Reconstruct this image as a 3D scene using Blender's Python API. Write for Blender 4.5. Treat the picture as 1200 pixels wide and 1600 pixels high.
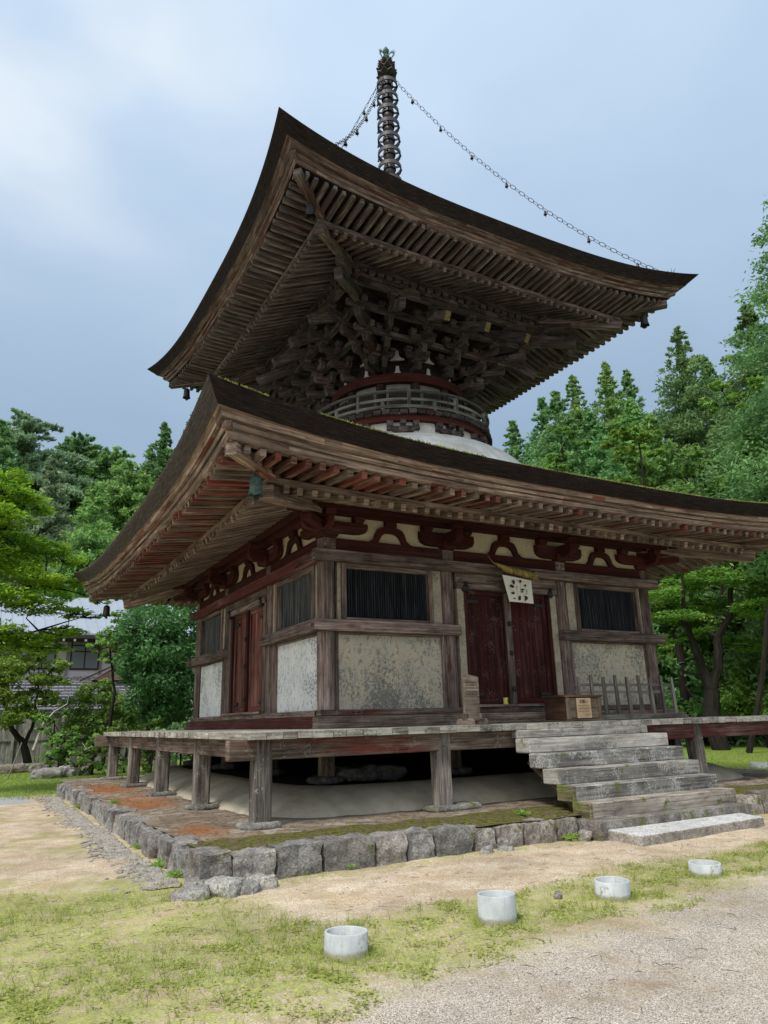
import bpy, bmesh, math, random
import numpy as np
from mathutils import Vector, Matrix
random.seed(7); rng = np.random.default_rng(11)
R = math.radians; PI = math.pi
scene = bpy.context.scene
for o in list(bpy.data.objects): bpy.data.objects.remove(o)

# ------------------------------------------------------------------ camera
CAM = np.array([-8.0687, -13.5372, 1.3872])
FW = np.array([0.4714062145643418, 0.8374726163303642, 0.27643407490194155]); RT = np.array([0.8747268852472603, -0.48394212126056524, -0.025551898079214833]); UP = np.array([-0.11237907766014074, -0.25384964086363976, 0.9606931366142141]); FPX = 1133.534
cd = bpy.data.cameras.new('camera'); cam = bpy.data.objects.new('camera', cd); scene.collection.objects.link(cam)
cd.sensor_fit = 'VERTICAL'; cd.sensor_height = 32.0; cd.lens = FPX / 1600 * 32.0
cd.clip_start = 0.05; cd.clip_end = 2000
m = Matrix([[RT[i], UP[i], -FW[i], CAM[i]] for i in range(3)] + [[0, 0, 0, 1]])
cam.matrix_world = m
scene.camera = cam
scene.render.resolution_x = 768; scene.render.resolution_y = 1024
def at(u, v, D):
    d = FW + RT * (u - 600) / FPX - UP * (v - 800) / FPX
    return CAM + d * (D / math.hypot(d[0], d[1]))

# ------------------------------------------------------------------ world
SUN_EL, SUN_AZ = 58.0, 242.0
SUN_E, EXPO = 2.7, 0.26
GLOWDIR = (-.06, .66, .75)
#      # azimuth clockwise from +y: the light comes from the left of the hall front
w = bpy.data.worlds.new('World'); scene.world = w; w.use_nodes = True
nt = w.node_tree; nt.nodes.clear(); L = nt.links.new
def wn(t, **k):
    n = nt.nodes.new(t)
    for a, b in k.items(): setattr(n, a, b)
    return n
out = wn('ShaderNodeOutputWorld'); bg = wn('ShaderNodeBackground'); bg.inputs[1].default_value = 0.1
sky = wn('ShaderNodeTexSky'); sky.sky_type = 'NISHITA'; sky.sun_disc = False
sky.sun_elevation = R(SUN_EL); sky.sun_rotation = R(SUN_AZ); sky.air_density = 1.2; sky.dust_density = 2.5
tc = wn('ShaderNodeTexCoord'); sep = wn('ShaderNodeSeparateXYZ'); L(tc.outputs['Generated'], sep.inputs[0])
mp = wn('ShaderNodeMapping'); mp.inputs['Scale'].default_value = (1.0, 1.0, 2.2); L(tc.outputs['Generated'], mp.inputs[0])
n1 = wn('ShaderNodeTexNoise'); n1.inputs['Scale'].default_value = 2.4; n1.inputs['Detail'].default_value = 5; n1.inputs['Roughness'].default_value = .5; n1.inputs['Distortion'].default_value = .25
L(mp.outputs[0], n1.inputs['Vector'])
r1 = wn('ShaderNodeValToRGB'); e = r1.color_ramp.elements
e[0].position = .34; e[0].color = (.93, .945, .96, 1); e[1].position = .68; e[1].color = (1.07, 1.06, 1.04, 1)
L(n1.outputs[0], r1.inputs[0])
# slate cloud base low in the sky, brighter thin cloud overhead
rz = wn('ShaderNodeValToRGB'); e = rz.color_ramp.elements
e[0].position = 0.36; e[0].color = (3.0, 4.05, 5.4, 1); e[1].position = .80; e[1].color = (5.6, 7.0, 8.7, 1)
em = rz.color_ramp.elements.new(.58); em.color = (4.5, 5.75, 7.4, 1)
L(sep.outputs[2], rz.inputs[0])
mu = wn('ShaderNodeMixRGB', blend_type='MULTIPLY'); mu.inputs[0].default_value = 1; L(r1.outputs[0], mu.inputs[1]); L(rz.outputs[0], mu.inputs[2])
# bright thin cloud: a patch of the sky high to the north-west, and the sunlit cloud behind the photographer
def glow(d, lo, hi):
    vd = wn('ShaderNodeVectorMath', operation='DOT_PRODUCT'); d = Vector(d).normalized(); vd.inputs[1].default_value = d
    L(tc.outputs['Generated'], vd.inputs[0])
    mr = wn('ShaderNodeMapRange'); mr.interpolation_type = 'SMOOTHSTEP'; mr.inputs['From Min'].default_value = lo; mr.inputs['From Max'].default_value = hi
    L(vd.outputs['Value'], mr.inputs['Value']); return mr.outputs[0]
n2 = wn('ShaderNodeTexNoise'); n2.inputs['Scale'].default_value = 4.2; n2.inputs['Detail'].default_value = 3; n2.inputs['Roughness'].default_value = .45; L(mp.outputs[0], n2.inputs['Vector'])
r2 = wn('ShaderNodeMapRange'); r2.interpolation_type = 'SMOOTHSTEP'; r2.inputs['From Min'].default_value = .3; r2.inputs['From Max'].default_value = .75; L(n2.outputs[0], r2.inputs['Value'])
gA = glow(GLOWDIR, .935, 1.0)
mA = wn('ShaderNodeMath', operation='MULTIPLY'); L(gA, mA.inputs[0]); L(r2.outputs[0], mA.inputs[1])
x1 = wn('ShaderNodeMixRGB'); L(mA.outputs[0], x1.inputs[0]); L(mu.outputs[0], x1.inputs[1]); x1.inputs[2].default_value = (7.4, 8.1, 8.8, 1)
gB = glow((math.sin(R(SUN_AZ)) * .7, math.cos(R(SUN_AZ)) * .7, .75), .3, 1.0)
x2 = wn('ShaderNodeMixRGB'); L(gB, x2.inputs[0]); L(x1.outputs[0], x2.inputs[1]); x2.inputs[2].default_value = (11, 11.2, 11.4, 1)
# a little of the clear sky shows through the cloud
x3 = wn('ShaderNodeMixRGB'); x3.inputs[0].default_value = .12; L(x2.outputs[0], x3.inputs[1]); L(sky.outputs[0], x3.inputs[2])
L(x3.outputs[0], bg.inputs[0]); L(bg.outputs[0], out.inputs[0])
sd = bpy.data.lights.new('sun', 'SUN'); sd.energy = SUN_E; sd.angle = R(12); sd.color = (1, .96, .9)
sun = bpy.data.objects.new('sun', sd); scene.collection.objects.link(sun)
sv = Vector((math.sin(R(SUN_AZ)) * math.cos(R(SUN_EL)), math.cos(R(SUN_AZ)) * math.cos(R(SUN_EL)), math.sin(R(SUN_EL))))
sun.rotation_euler = sv.to_track_quat('Z', 'Y').to_euler(); sun.location = sv * 60
vs = scene.view_settings; vs.view_transform = 'Standard'; vs.look = 'None'; vs.exposure = EXPO; vs.gamma = 1; vs.use_curve_mapping = False

# ------------------------------------------------------------------ objects and tags
COL = scene.collection
def tag(o, label=None, cat=None, group=None, kind=None):
    if label: o['label'] = label
    if cat: o['category'] = cat
    if group: o['group'] = group
    if kind: o['kind'] = kind
    return o
def empty(name, loc=(0, 0, 0), rz=0, label=None, cat=None, group=None, parent=None):
    o = bpy.data.objects.new(name, None); COL.objects.link(o); o.location = loc; o.rotation_euler = (0, 0, rz)
    o.empty_display_size = .3
    if parent: o.parent = parent
    return tag(o, label, cat, group)
def copy_tree(o, parent=None, loc=None, rz=None, label=None):
    c = o.copy(); COL.objects.link(c)
    if parent: c.parent = parent
    if loc is not None: c.location = loc
    if rz is not None: c.rotation_euler = (0, 0, rz)
    if label: c['label'] = label
    for ch in list(o.children): copy_tree(ch, c)
    return c

class MB:
    def __init__(s): s.v = []; s.f = []; s.uv = []; s.n = 0
    def add(s, verts, faces, uvs=None):
        b = len(s.v); s.v.extend([tuple(p) for p in verts])
        for i, f in enumerate(faces):
            s.f.append(tuple(b + j for j in f))
            s.uv.append(uvs[i] if uvs else [(verts[j][0] + verts[j][1], verts[j][2]) for j in f])
    def hexa(s, P):
        """eight corners, bottom ring 0-3 then top ring 4-7, local x is edge 0-1; uv runs along the longest edge"""
        P = [Vector(p) for p in P]
        lx = (P[1] - P[0]).length; ly = (P[3] - P[0]).length; lz = (P[4] - P[0]).length
        q = [Vector((0, 0, 0)), Vector((lx, 0, 0)), Vector((lx, ly, 0)), Vector((0, ly, 0))]
        q = q + [a + Vector((0, 0, lz)) for a in q]
        ou, ov = random.random() * 60, random.random() * 60
        fs = [(0, 3, 2, 1), (4, 5, 6, 7), (0, 1, 5, 4), (1, 2, 6, 5), (2, 3, 7, 6), (3, 0, 4, 7)]
        ax = max(range(3), key=lambda i: (lx, ly, lz)[i]); uvs = []
        for k, f in enumerate(fs):
            nax = (2, 2, 1, 0, 1, 0)[k]
            rest = [i for i in range(3) if i != nax]
            if ax in rest: a = ax; b_ = [i for i in rest if i != ax][0]
            else: a, b_ = rest
            uvs.append([(q[j][a] + ou + (7 if nax == ax else 0), q[j][b_] + ov + k * .37) for j in f])
        s.add(P, fs, uvs)
    def box(s, x0, x1, y0, y1, z0, z1, rz=0, c=(0, 0)):
        P = [(x0, y0, z0), (x1, y0, z0), (x1, y1, z0), (x0, y1, z0), (x0, y0, z1), (x1, y0, z1), (x1, y1, z1), (x0, y1, z1)]
        if rz:
            cs, sn = math.cos(rz), math.sin(rz)
            P = [(c[0] + (x - c[0]) * cs - (y - c[1]) * sn, c[1] + (x - c[0]) * sn + (y - c[1]) * cs, z) for x, y, z in P]
        s.hexa(P)
    def beam(s, p0, p1, wd, h, up=(0, 0, 1), w1=None, h1=None, off=0):
        """a beam whose axis runs p0-p1 (axis through its centre)"""
        p0 = Vector(p0); p1 = Vector(p1); d = (p1 - p0).normalized(); u = Vector(up)
        sd_ = d.cross(u).normalized(); u = sd_.cross(d).normalized()
        w1 = w1 or wd; h1 = h1 or h
        a = [p0 + sd_ * (i * wd / 2) + u * (j * h / 2) for i, j in ((-1, -1), (1, -1), (1, 1), (-1, 1))]
        b = [p1 + sd_ * (i * w1 / 2) + u * (j * h1 / 2) for i, j in ((-1, -1), (1, -1), (1, 1), (-1, 1))]
        s.hexa([a[0], b[0], b[1], a[1], a[3], b[3], b[2], a[2]])
    def prism(s, outline, o, ax, ay, n, t):
        """outline (2-D, counter-clockwise seen from +n) in the plane o + a*ax + b*ay, thickness t along n"""
        o = Vector(o); ax = Vector(ax); ay = Vector(ay); n = Vector(n)
        k = len(outline); P = [o + ax * a + ay * b for a, b in outline]; Q = [p + n * t for p in P]
        ou, ov = random.random() * 60, random.random() * 60
        fs = [tuple(range(k, 2 * k)), tuple(range(k - 1, -1, -1))]
        uv = [[(a + ou, b + ov) for a, b in outline], [(a + ou, b + ov) for a, b in outline][::-1]]
        for i in range(k):
            j = (i + 1) % k; fs.append((i, j, k + j, k + i))
            ln = math.dist(outline[i], outline[j])
            uv.append([(ou, ov), (ou + ln, ov), (ou + ln, ov + t), (ou, ov + t)])
        s.add(P + Q, fs, uv)
    def lathe(s, prof, c=(0, 0, 0), n=24, a0=0, a1=2 * PI, vert=False):
        c = Vector(c); full = abs(a1 - a0 - 2 * PI) < 1e-6; m_ = n if full else n + 1
        V = []; 
        for r, z in prof:
            for i in range(m_):
                a = a0 + (a1 - a0) * i / n; V.append(c + Vector((r * math.cos(a), r * math.sin(a), z)))
        F = []; U = []
        for j in range(len(prof) - 1):
            rr = max(prof[j][0], prof[j + 1][0])
            for i in range(n):
                i2 = (i + 1) % m_
                F.append((j * m_ + i, j * m_ + i2, (j + 1) * m_ + i2, (j + 1) * m_ + i))
                u0 = (a1 - a0) * i / n * rr; u1 = (a1 - a0) * (i + 1) / n * rr
                q = [(u0, prof[j][1]), (u1, prof[j][1]), (u1, prof[j + 1][1]), (u0, prof[j + 1][1])]
                U.append([(b_ + c.x * 7, a_ + c.y * 5) for a_, b_ in q] if vert else q)
        s.add(V, F, U)
    def tube(s, pts, rad, n=6, caps=True):
        pts = [Vector(p) for p in pts]
        if not hasattr(rad, '__len__'): rad = [rad] * len(pts)
        V = []; F = []; U = []; ln = 0; prev = None
        ou, ov = random.random() * 60, random.random() * 60
        lens = []
        for i, p in enumerate(pts):
            d = (pts[min(i + 1, len(pts) - 1)] - pts[max(i - 1, 0)]).normalized()
            a = prev if prev is not None else (Vector((0, 0, 1)) if abs(d.z) < .9 else Vector((1, 0, 0)))
            x = d.cross(a).normalized(); y = x.cross(d).normalized(); prev = y
            if i: ln += (p - pts[i - 1]).length
            lens.append(ln)
            for k in range(n):
                t = 2 * PI * k / n; V.append(p + (x * math.cos(t) + y * math.sin(t)) * rad[i])
        for i in range(len(pts) - 1):
            for k in range(n):
                k2 = (k + 1) % n
                F.append((i * n + k, i * n + k2, (i + 1) * n + k2, (i + 1) * n + k))
                c = 2 * PI * max(rad) / n
                U.append([(ou + lens[i], ov + c * k), (ou + lens[i], ov + c * (k + 1)), (ou + lens[i + 1], ov + c * (k + 1)), (ou + lens[i + 1], ov + c * k)])
        if caps:
            F.append(tuple(range(n - 1, -1, -1))); U.append([(0, 0)] * n)
            b = (len(pts) - 1) * n; F.append(tuple(range(b, b + n))); U.append([(0, 0)] * n)
        s.add(V, F, U)
    def torus(s, c, r, rt, nrm=(0, 0, 1), n=20, m_=6, sx=1, xdir=None):
        nrm = Vector(nrm).normalized(); x = Vector(xdir).normalized() if xdir else nrm.orthogonal().normalized(); y = nrm.cross(x)
        c = Vector(c); V = []; F = []
        for i in range(n):
            a = 2 * PI * i / n; d = x * math.cos(a) * sx + y * math.sin(a); dn = (x * math.cos(a) / sx + y * math.sin(a)).normalized()
            for k in range(m_):
                b = 2 * PI * k / m_; V.append(c + d * r + dn * rt * math.cos(b) + nrm * rt * math.sin(b))
        for i in range(n):
            for k in range(m_):
                F.append((i * m_ + k, ((i + 1) % n) * m_ + k, ((i + 1) % n) * m_ + (k + 1) % m_, i * m_ + (k + 1) % m_))
        s.add(V, F)
    def build(s, name, mat, parent=None, smooth=False, bevel=0, loc=None, angle=40):
        me = bpy.data.meshes.new(name); me.from_pydata(s.v, [], s.f)
        uvl = me.uv_layers.new(name='UVMap')
        flat = [c for f in s.uv for p in f for c in p]
        uvl.data.foreach_set('uv', flat)
        me.materials.append(mat)
        if smooth:
            me.polygons.foreach_set('use_smooth', [True] * len(me.polygons))
            me.set_sharp_from_angle(angle=R(angle))
        me.update()
        o = bpy.data.objects.new(name, me); COL.objects.link(o)
        if parent: o.parent = parent
        if loc is not None: o.location = loc
        if bevel:
            b = o.modifiers.new('bevel', 'BEVEL'); b.width = bevel; b.segments = 1; b.limit_method = 'ANGLE'; b.angle_limit = R(50)
        return o

# ------------------------------------------------------------------ materials
class M:
    """small node builder around one Principled shader"""
    def __init__(s, name, rough=.85, spec=.25):
        s.m = bpy.data.materials.new(name); s.m.use_nodes = True; s.t = s.m.node_tree; s.t.nodes.clear()
        s.out = s.t.nodes.new('ShaderNodeOutputMaterial'); s.b = s.t.nodes.new('ShaderNodeBsdfPrincipled')
        s.t.links.new(s.b.outputs[0], s.out.inputs[0])
        s.b.inputs['Roughness'].default_value = rough; s.b.inputs['Specular IOR Level'].default_value = spec
        s._c = None
    def l(s, a, b): s.t.links.new(a, b)
    def co(s, kind='Object', scale=(1, 1, 1), loc=(0, 0, 0), rot=(0, 0, 0)):
        if not s._c: s._c = s.t.nodes.new('ShaderNodeTexCoord')
        mp = s.t.nodes.new('ShaderNodeMapping'); mp.inputs['Scale'].default_value = scale; mp.inputs['Location'].default_value = loc; mp.inputs['Rotation'].default_value = rot
        s.l(s._c.outputs[kind], mp.inputs[0]); return mp.outputs[0]
    def noise(s, vec, scale=5, detail=4, rough=.55, dist=0):
        n = s.t.nodes.new('ShaderNodeTexNoise'); n.inputs['Scale'].default_value = scale; n.inputs['Detail'].default_value = detail
        n.inputs['Roughness'].default_value = rough; n.inputs['Distortion'].default_value = dist; s.l(vec, n.inputs['Vector']); return n.outputs[0]
    def voro(s, vec, scale=5, feature='F1', out='Distance', rnd=1):
        n = s.t.nodes.new('ShaderNodeTexVoronoi'); n.feature = feature; n.inputs['Scale'].default_value = scale; n.inputs['Randomness'].default_value = rnd
        s.l(vec, n.inputs['Vector']); return n.outputs[out]
    def ramp(s, x, stops):
        n = s.t.nodes.new('ShaderNodeValToRGB'); e = n.color_ramp.elements
        while len(e) < len(stops): e.new(.5)
        for i, (p, c) in enumerate(stops):
            e[i].position = p; e[i].color = (c, c, c, 1) if not hasattr(c, '__len__') else (*c, 1)
        s.l(x, n.inputs[0]); return n.outputs[0]
    def step(s, x, a, b):
        n = s.t.nodes.new('ShaderNodeMapRange'); n.interpolation_type = 'SMOOTHSTEP'
        n.inputs['From Min'].default_value = a; n.inputs['From Max'].default_value = b; s.l(x, n.inputs['Value']); return n.outputs[0]
    def math(s, op, a, b=0, c=None):
        n = s.t.nodes.new('ShaderNodeMath'); n.operation = op
        for i, v in enumerate((a, b, c)):
            if v is None: continue
            if isinstance(v, (int, float)): n.inputs[i].default_value = v
            else: s.l(v, n.inputs[i])
        return n.outputs[0]
    def mix(s, f, a, b, mode='MIX'):
        n = s.t.nodes.new('ShaderNodeMixRGB'); n.blend_type = mode
        for i, v in enumerate((f, a, b)):
            if isinstance(v, (int, float)): n.inputs[i].default_value = v if i == 0 else (v, v, v, 1)
            elif isinstance(v, tuple): n.inputs[i].default_value = (*v, 1)
            else: s.l(v, n.inputs[i])
        return n.outputs[0]
    def sep(s, vec):
        n = s.t.nodes.new('ShaderNodeSeparateXYZ'); s.l(vec, n.inputs[0]); return n.outputs
    def geo(s, o='Normal'):
        return s.t.nodes.new('ShaderNodeNewGeometry').outputs[o]
    def attr(s, name):
        n = s.t.nodes.new('ShaderNodeAttribute'); n.attribute_name = name; return n.outputs['Fac']
    def rnd(s):
        return s.t.nodes.new('ShaderNodeObjectInfo').outputs['Random']
    def col(s, c):
        if isinstance(c, tuple): s.b.inputs['Base Color'].default_value = (*c, 1)
        else: s.l(c, s.b.inputs['Base Color'])
        return s
    def bump(s, h, dist=.01, strength=.6):
        n = s.t.nodes.new('ShaderNodeBump'); n.inputs['Distance'].default_value = dist; n.inputs['Strength'].default_value = strength
        s.l(h, n.inputs['Height']); s.l(n.outputs[0], s.b.inputs['Normal']); return s

def wood(name, dark, mid, light, red=None, redamt=.5, lichen=0, lc=(.3, .3, .26), gs=1.0, moss=0, bumpd=.006):
    k = M(name, .9, .15); uv = k.co('UV', (1.3 * gs, 34 * gs, 1)); uv2 = k.co('UV', (.55, 2.2, 1)); ob = k.co('Object')
    g = k.noise(uv, 1, 6, .65, .4); p = k.noise(uv2, 1, 3, .5)
    c = k.ramp(g, [(.27, dark), (.48, mid), (.74, light)])
    st_ = k.noise(k.co('UV', (2.2, 5, 1), (31, 17, 0)), 1, 5, .7); c = k.mix(1, c, k.ramp(st_, [(.36, .55), (.5, 1.0), (.66, 1.3)]), 'MULTIPLY')
    tone = k.ramp(p, [(.32, .5), (.68, 1.4)])
    c = k.mix(1, c, tone, 'MULTIPLY')
    if red:
        rn = k.noise(k.co('UV', (1.1, 6, 1), (3, 9, 0)), 1, 5, .6); big = k.noise(k.co('UV', (.25, .8, 1), (13, 5, 0)), 1, 2, .5)
        rm = k.math('ADD', k.math('MULTIPLY', rn, .5), k.math('MULTIPLY', big, .7)); th = 1.0 - redamt * .75
        rm = k.step(rm, th - .06, th + .05)
        c = k.mix(rm, c, k.mix(1, red, k.ramp(g, [(.3, .6), (.7, 1.25)]), 'MULTIPLY'))
    # black weather cracks
    cr = k.step(k.noise(k.co('UV', (1.0 * gs, 60 * gs, 1), (5, 2, 0)), 1, 3, .6), .62, .7)
    c = k.mix(k.math('MULTIPLY', cr, .7), c, tuple(x * .35 for x in dark))
    c = k.mix(1, c, k.ramp(k.rnd(), [(0, .72), (.5, 1.0), (1, 1.26)]), 'MULTIPLY')
    if lichen:
        ln = k.noise(ob, 38, 6, .75); l2 = k.noise(ob, 3.5, 4, .6); l3 = k.math('ADD', k.math('MULTIPLY', ln, .75), k.math('MULTIPLY', l2, .5))
        lm = k.math('MULTIPLY', k.step(l3, .74 - lichen * .13, .82 - lichen * .11), .75); c = k.mix(lm, c, lc)
    if moss:
        z = k.sep(k.geo())[2]; mn = k.noise(ob, 5, 5, .65)
        mm = k.math('MULTIPLY', k.step(mn, .62 - moss * .2, .7 - moss * .18), 1.0); c = k.mix(mm, c, (.11, .14, .035))
    k.col(c); k.bump(k.math('ADD', g, k.math('MULTIPLY', cr, -1.2)), bumpd, .8); return k.m

W = {}
W['post'] = wood('weathered_grey_post_wood', (.035, .029, .025), (.14, .122, .105), (.36, .33, .29), lichen=.4, lc=(.4, .4, .36))
W['deck'] = wood('bleached_floor_wood', (.1, .088, .075), (.26, .24, .21), (.44, .42, .38), lichen=.5, lc=(.34, .34, .3))
W['deckend'] = wood('mossy_board_end_wood', (.07, .06, .05), (.22, .2, .17), (.4, .39, .34), red=(.14, .055, .04), redamt=.28, lichen=.9, lc=(.42, .43, .38))
W['beam'] = wood('weathered_brown_beam_wood', (.045, .034, .028), (.14, .1, .078), (.3, .25, .2), red=(.16, .05, .036), redamt=.35, lichen=.3)
W['beamred'] = wood('red_stained_beam_wood', (.035, .018, .016), (.1, .052, .045), (.24, .16, .14), red=(.095, .03, .026), redamt=.55)
W['frame'] = wood('wall_frame_wood', (.04, .028, .024), (.14, .1, .086), (.32, .265, .235), red=(.065, .026, .022), redamt=.3)
W['redwood'] = wood('faded_red_painted_wood', (.026, .013, .012), (.05, .019, .017), (.1, .045, .038), red=(.062, .016, .014), redamt=.6, gs=.7)
W['doordark'] = wood('dark_red_door_wood', (.02, .009, .008), (.05, .017, .015), (.1, .045, .038), red=(.055, .014, .013), redamt=.5, lichen=.35, lc=(.2, .12, .1), gs=.5)
W['doorred'] = wood('bright_red_door_wood', (.07, .032, .026), (.13, .056, .044), (.26, .15, .12), red=(.17, .04, .034), redamt=.42, gs=.6)
W['lower'] = wood('lower_rafter_wood', (.055, .036, .03), (.2, .142, .115), (.46, .37, .31), red=(.2, .04, .03), redamt=.3)
W['lowerred'] = wood('red_painted_rafter_wood', (.05, .022, .018), (.15, .07, .052), (.36, .26, .2), red=(.19, .05, .04), redamt=.48)
W['lowerend'] = wood('lower_eave_board_wood', (.06, .038, .031), (.22, .155, .122), (.48, .385, .315), red=(.2, .07, .055), redamt=.38)
W['upper'] = wood('upper_rafter_wood', (.03, .022, .022), (.115, .088, .085), (.34, .29, .28), red=(.11, .03, .03), redamt=.36)
W['upperend'] = wood('upper_eave_board_wood', (.045, .029, .028), (.16, .112, .102), (.42, .345, .315), red=(.13, .05, .046), redamt=.45)
W['bracket'] = wood('upper_bracket_wood', (.018, .014, .014), (.058, .046, .045), (.2, .168, .162), red=(.075, .02, .018), redamt=.36, gs=1.8)
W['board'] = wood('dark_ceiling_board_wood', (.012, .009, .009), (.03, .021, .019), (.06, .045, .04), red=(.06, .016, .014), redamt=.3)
W['rail'] = wood('grey_railing_wood', (.05, .047, .044), (.13, .124, .115), (.27, .26, .24))
W['stair'] = wood('lichen_crusted_stair_wood', (.13, .115, .1), (.29, .27, .24), (.42, .4, .37), lichen=.8, lc=(.42, .415, .38), red=(.2, .14, .11), redamt=.25, moss=.02)
W['stairdark'] = wood('blackened_stair_wood', (.05, .047, .043), (.16, .15, .14), (.32, .31, .29), lichen=.9, lc=(.46, .47, .44), moss=.1)
W['stairmoss'] = wood('brown_stair_wood', (.1, .085, .07), (.22, .19, .16), (.34, .31, .27), lichen=.6, lc=(.38, .37, .33), moss=.1)
W['stairend'] = wood('moss_covered_stair_end', (.04, .035, .025), (.12, .1, .06), (.24, .21, .14), lichen=.7, lc=(.17, .19, .04), moss=.45, bumpd=.015)
W['box'] = wood('brown_box_wood', (.05, .026, .017), (.09, .047, .031), (.13, .075, .05), gs=.8, bumpd=.002)
W['boxlight'] = wood('pale_brown_box_wood', (.1, .07, .05), (.16, .12, .085), (.22, .17, .125), gs=.8, bumpd=.002)
W['sign'] = wood('grey_brown_sign_wood', (.1, .072, .055), (.2, .15, .118), (.32, .26, .21), gs=.8)
W['barrier'] = wood('grey_barrier_wood', (.08, .07, .061), (.165, .147, .128), (.25, .23, .2))
W['lattice'] = wood('black_lattice_wood', (.012, .013, .016), (.024, .026, .032), (.06, .062, .07))
W['latticegrey'] = wood('weathered_lattice_wood', (.03, .03, .033), (.075, .076, .08), (.2, .2, .2))
W['fence'] = wood('grey_fence_board_wood', (.1, .095, .085), (.2, .19, .175), (.32, .31, .29), gs=.5)
W['deadwood'] = wood('bleached_dead_wood', (.2, .19, .17), (.38, .36, .33), (.55, .53, .5), gs=.6)

def plaster(name, base, dirt, amt, spots, sc=1.0, top=None):
    k = M(name, .92, .1); ob = k.co('Object', (sc, sc, sc))
    a = k.noise(ob, 3.2, 6, .62); b = k.noise(ob, 55, 4, .75); d = k.noise(ob, 20, 5, .72); e = k.noise(ob, 1.4, 3, .5)
    c = k.mix(k.step(a, .35, .7), base, dirt)
    m_ = k.math('ADD', k.math('MULTIPLY', d, .6), k.math('ADD', k.math('MULTIPLY', b, .3), k.math('MULTIPLY', e, .45)))
    th = .88 - amt * .2
    c = k.mix(k.math('MULTIPLY', k.step(m_, th - .055, th + .01), .85), c, spots)
    c = k.mix(k.math('MULTIPLY', k.step(k.noise(k.co('Object', (sc, sc, sc * .55)), 21, 6, .8), .62 - .13 * amt, .65 - .12 * amt), .85 * min(1, amt * 1.3)), c, spots)
    sk = k.noise(k.co('Object', (7, 7, .35)), 1.0, 4, .6); c = k.mix(k.math('MULTIPLY', k.step(sk, .5, .68), .35), c, dirt)
    k.col(c).bump(k.math('ADD', d, b), .004, .5); return k.m
P = {}
P['front'] = plaster('lichen_spotted_cream_plaster', (.52, .45, .33), (.42, .39, .33), .68, (.14, .138, .125))
P['left'] = plaster('lichen_spotted_white_plaster', (.76, .76, .74), (.64, .66, .66), .58, (.17, .18, .19))
P['cream'] = plaster('cream_frieze_plaster', (.54, .475, .34), (.44, .38, .27), .35, (.24, .2, .14))
P['white'] = plaster('white_lime_plaster', (.74, .74, .72), (.52, .51, .47), .12, (.36, .35, .3))
P['grey'] = plaster('grey_lime_plaster', (.5, .51, .52), (.42, .42, .42), .1, (.3, .3, .3))
P['mound'] = plaster('buff_mound_plaster', (.46, .41, .32), (.32, .295, .225), .14, (.17, .16, .125))
P['dark'] = plaster('dark_grey_plaster', (.2, .2, .2), (.14, .14, .14), .1, (.08, .08, .08))  # darker grey plaster for the round wall
P['strip'] = plaster('mottled_board_strip', (.42, .37, .28), (.3, .26, .2), .55, (.13, .115, .09), 2)

# layered bark thatch edge
k = M('bark_thatch_edge', .95, .1); ob = k.co('Object', (1, 1, 1)); ly = k.noise(k.co('UV', (4, 70, 1)), 1, 5, .7); sp = k.noise(ob, 40, 5, .75); bg_ = k.noise(ob, 1.3, 3, .5)
c = k.ramp(ly, [(.3, (.008, .006, .006)), (.52, (.026, .019, .018)), (.75, (.075, .055, .048))])
c = k.mix(k.math('MULTIPLY', k.step(k.math('ADD', sp, k.math('MULTIPLY', bg_, .3)), .74, .86), .6), c, (.11, .09, .075))
k.col(c).bump(k.math('ADD', ly, sp), .02, 1); BARK = k.m
k = M('grey_bark_thatch_edge', .95, .1); ob = k.co('Object'); ly = k.noise(k.co('UV', (4, 70, 1)), 1, 5, .7); sp = k.noise(ob, 45, 5, .75)
c = k.ramp(ly, [(.3, (.03, .025, .023)), (.52, (.095, .08, .072)), (.75, (.2, .175, .155))])
c = k.mix(k.step(sp, .54, .64), c, (.04, .032, .028)); k.col(c).bump(k.math('ADD', ly, sp), .02, 1); BARKG = k.m
k = M('mossy_bark_roof', .95, .1); ob = k.co('Object'); a = k.noise(ob, 2.2, 5, .6); b = k.noise(ob, 30, 4, .7)
c = k.mix(k.step(b, .4, .65), (.05, .04, .03), (.12, .1, .075)); c = k.mix(k.step(a, .42, .58), c, k.mix(b, (.09, .11, .02), (.24, .27, .07)))
k.col(c).bump(b, .03, 1); ROOFTOP = k.m
k = M('green_moss', .95, .1); ob = k.co('Object'); b = k.noise(ob, 60, 4, .7); a = k.noise(ob, 2, 2)
k.col(k.mix(k.step(a, .35, .65), k.mix(b, (.11, .13, .02), (.3, .33, .08)), k.mix(b, (.07, .09, .02), (.2, .2, .09)))).bump(b, .02, 1); MOSS = k.m

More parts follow.
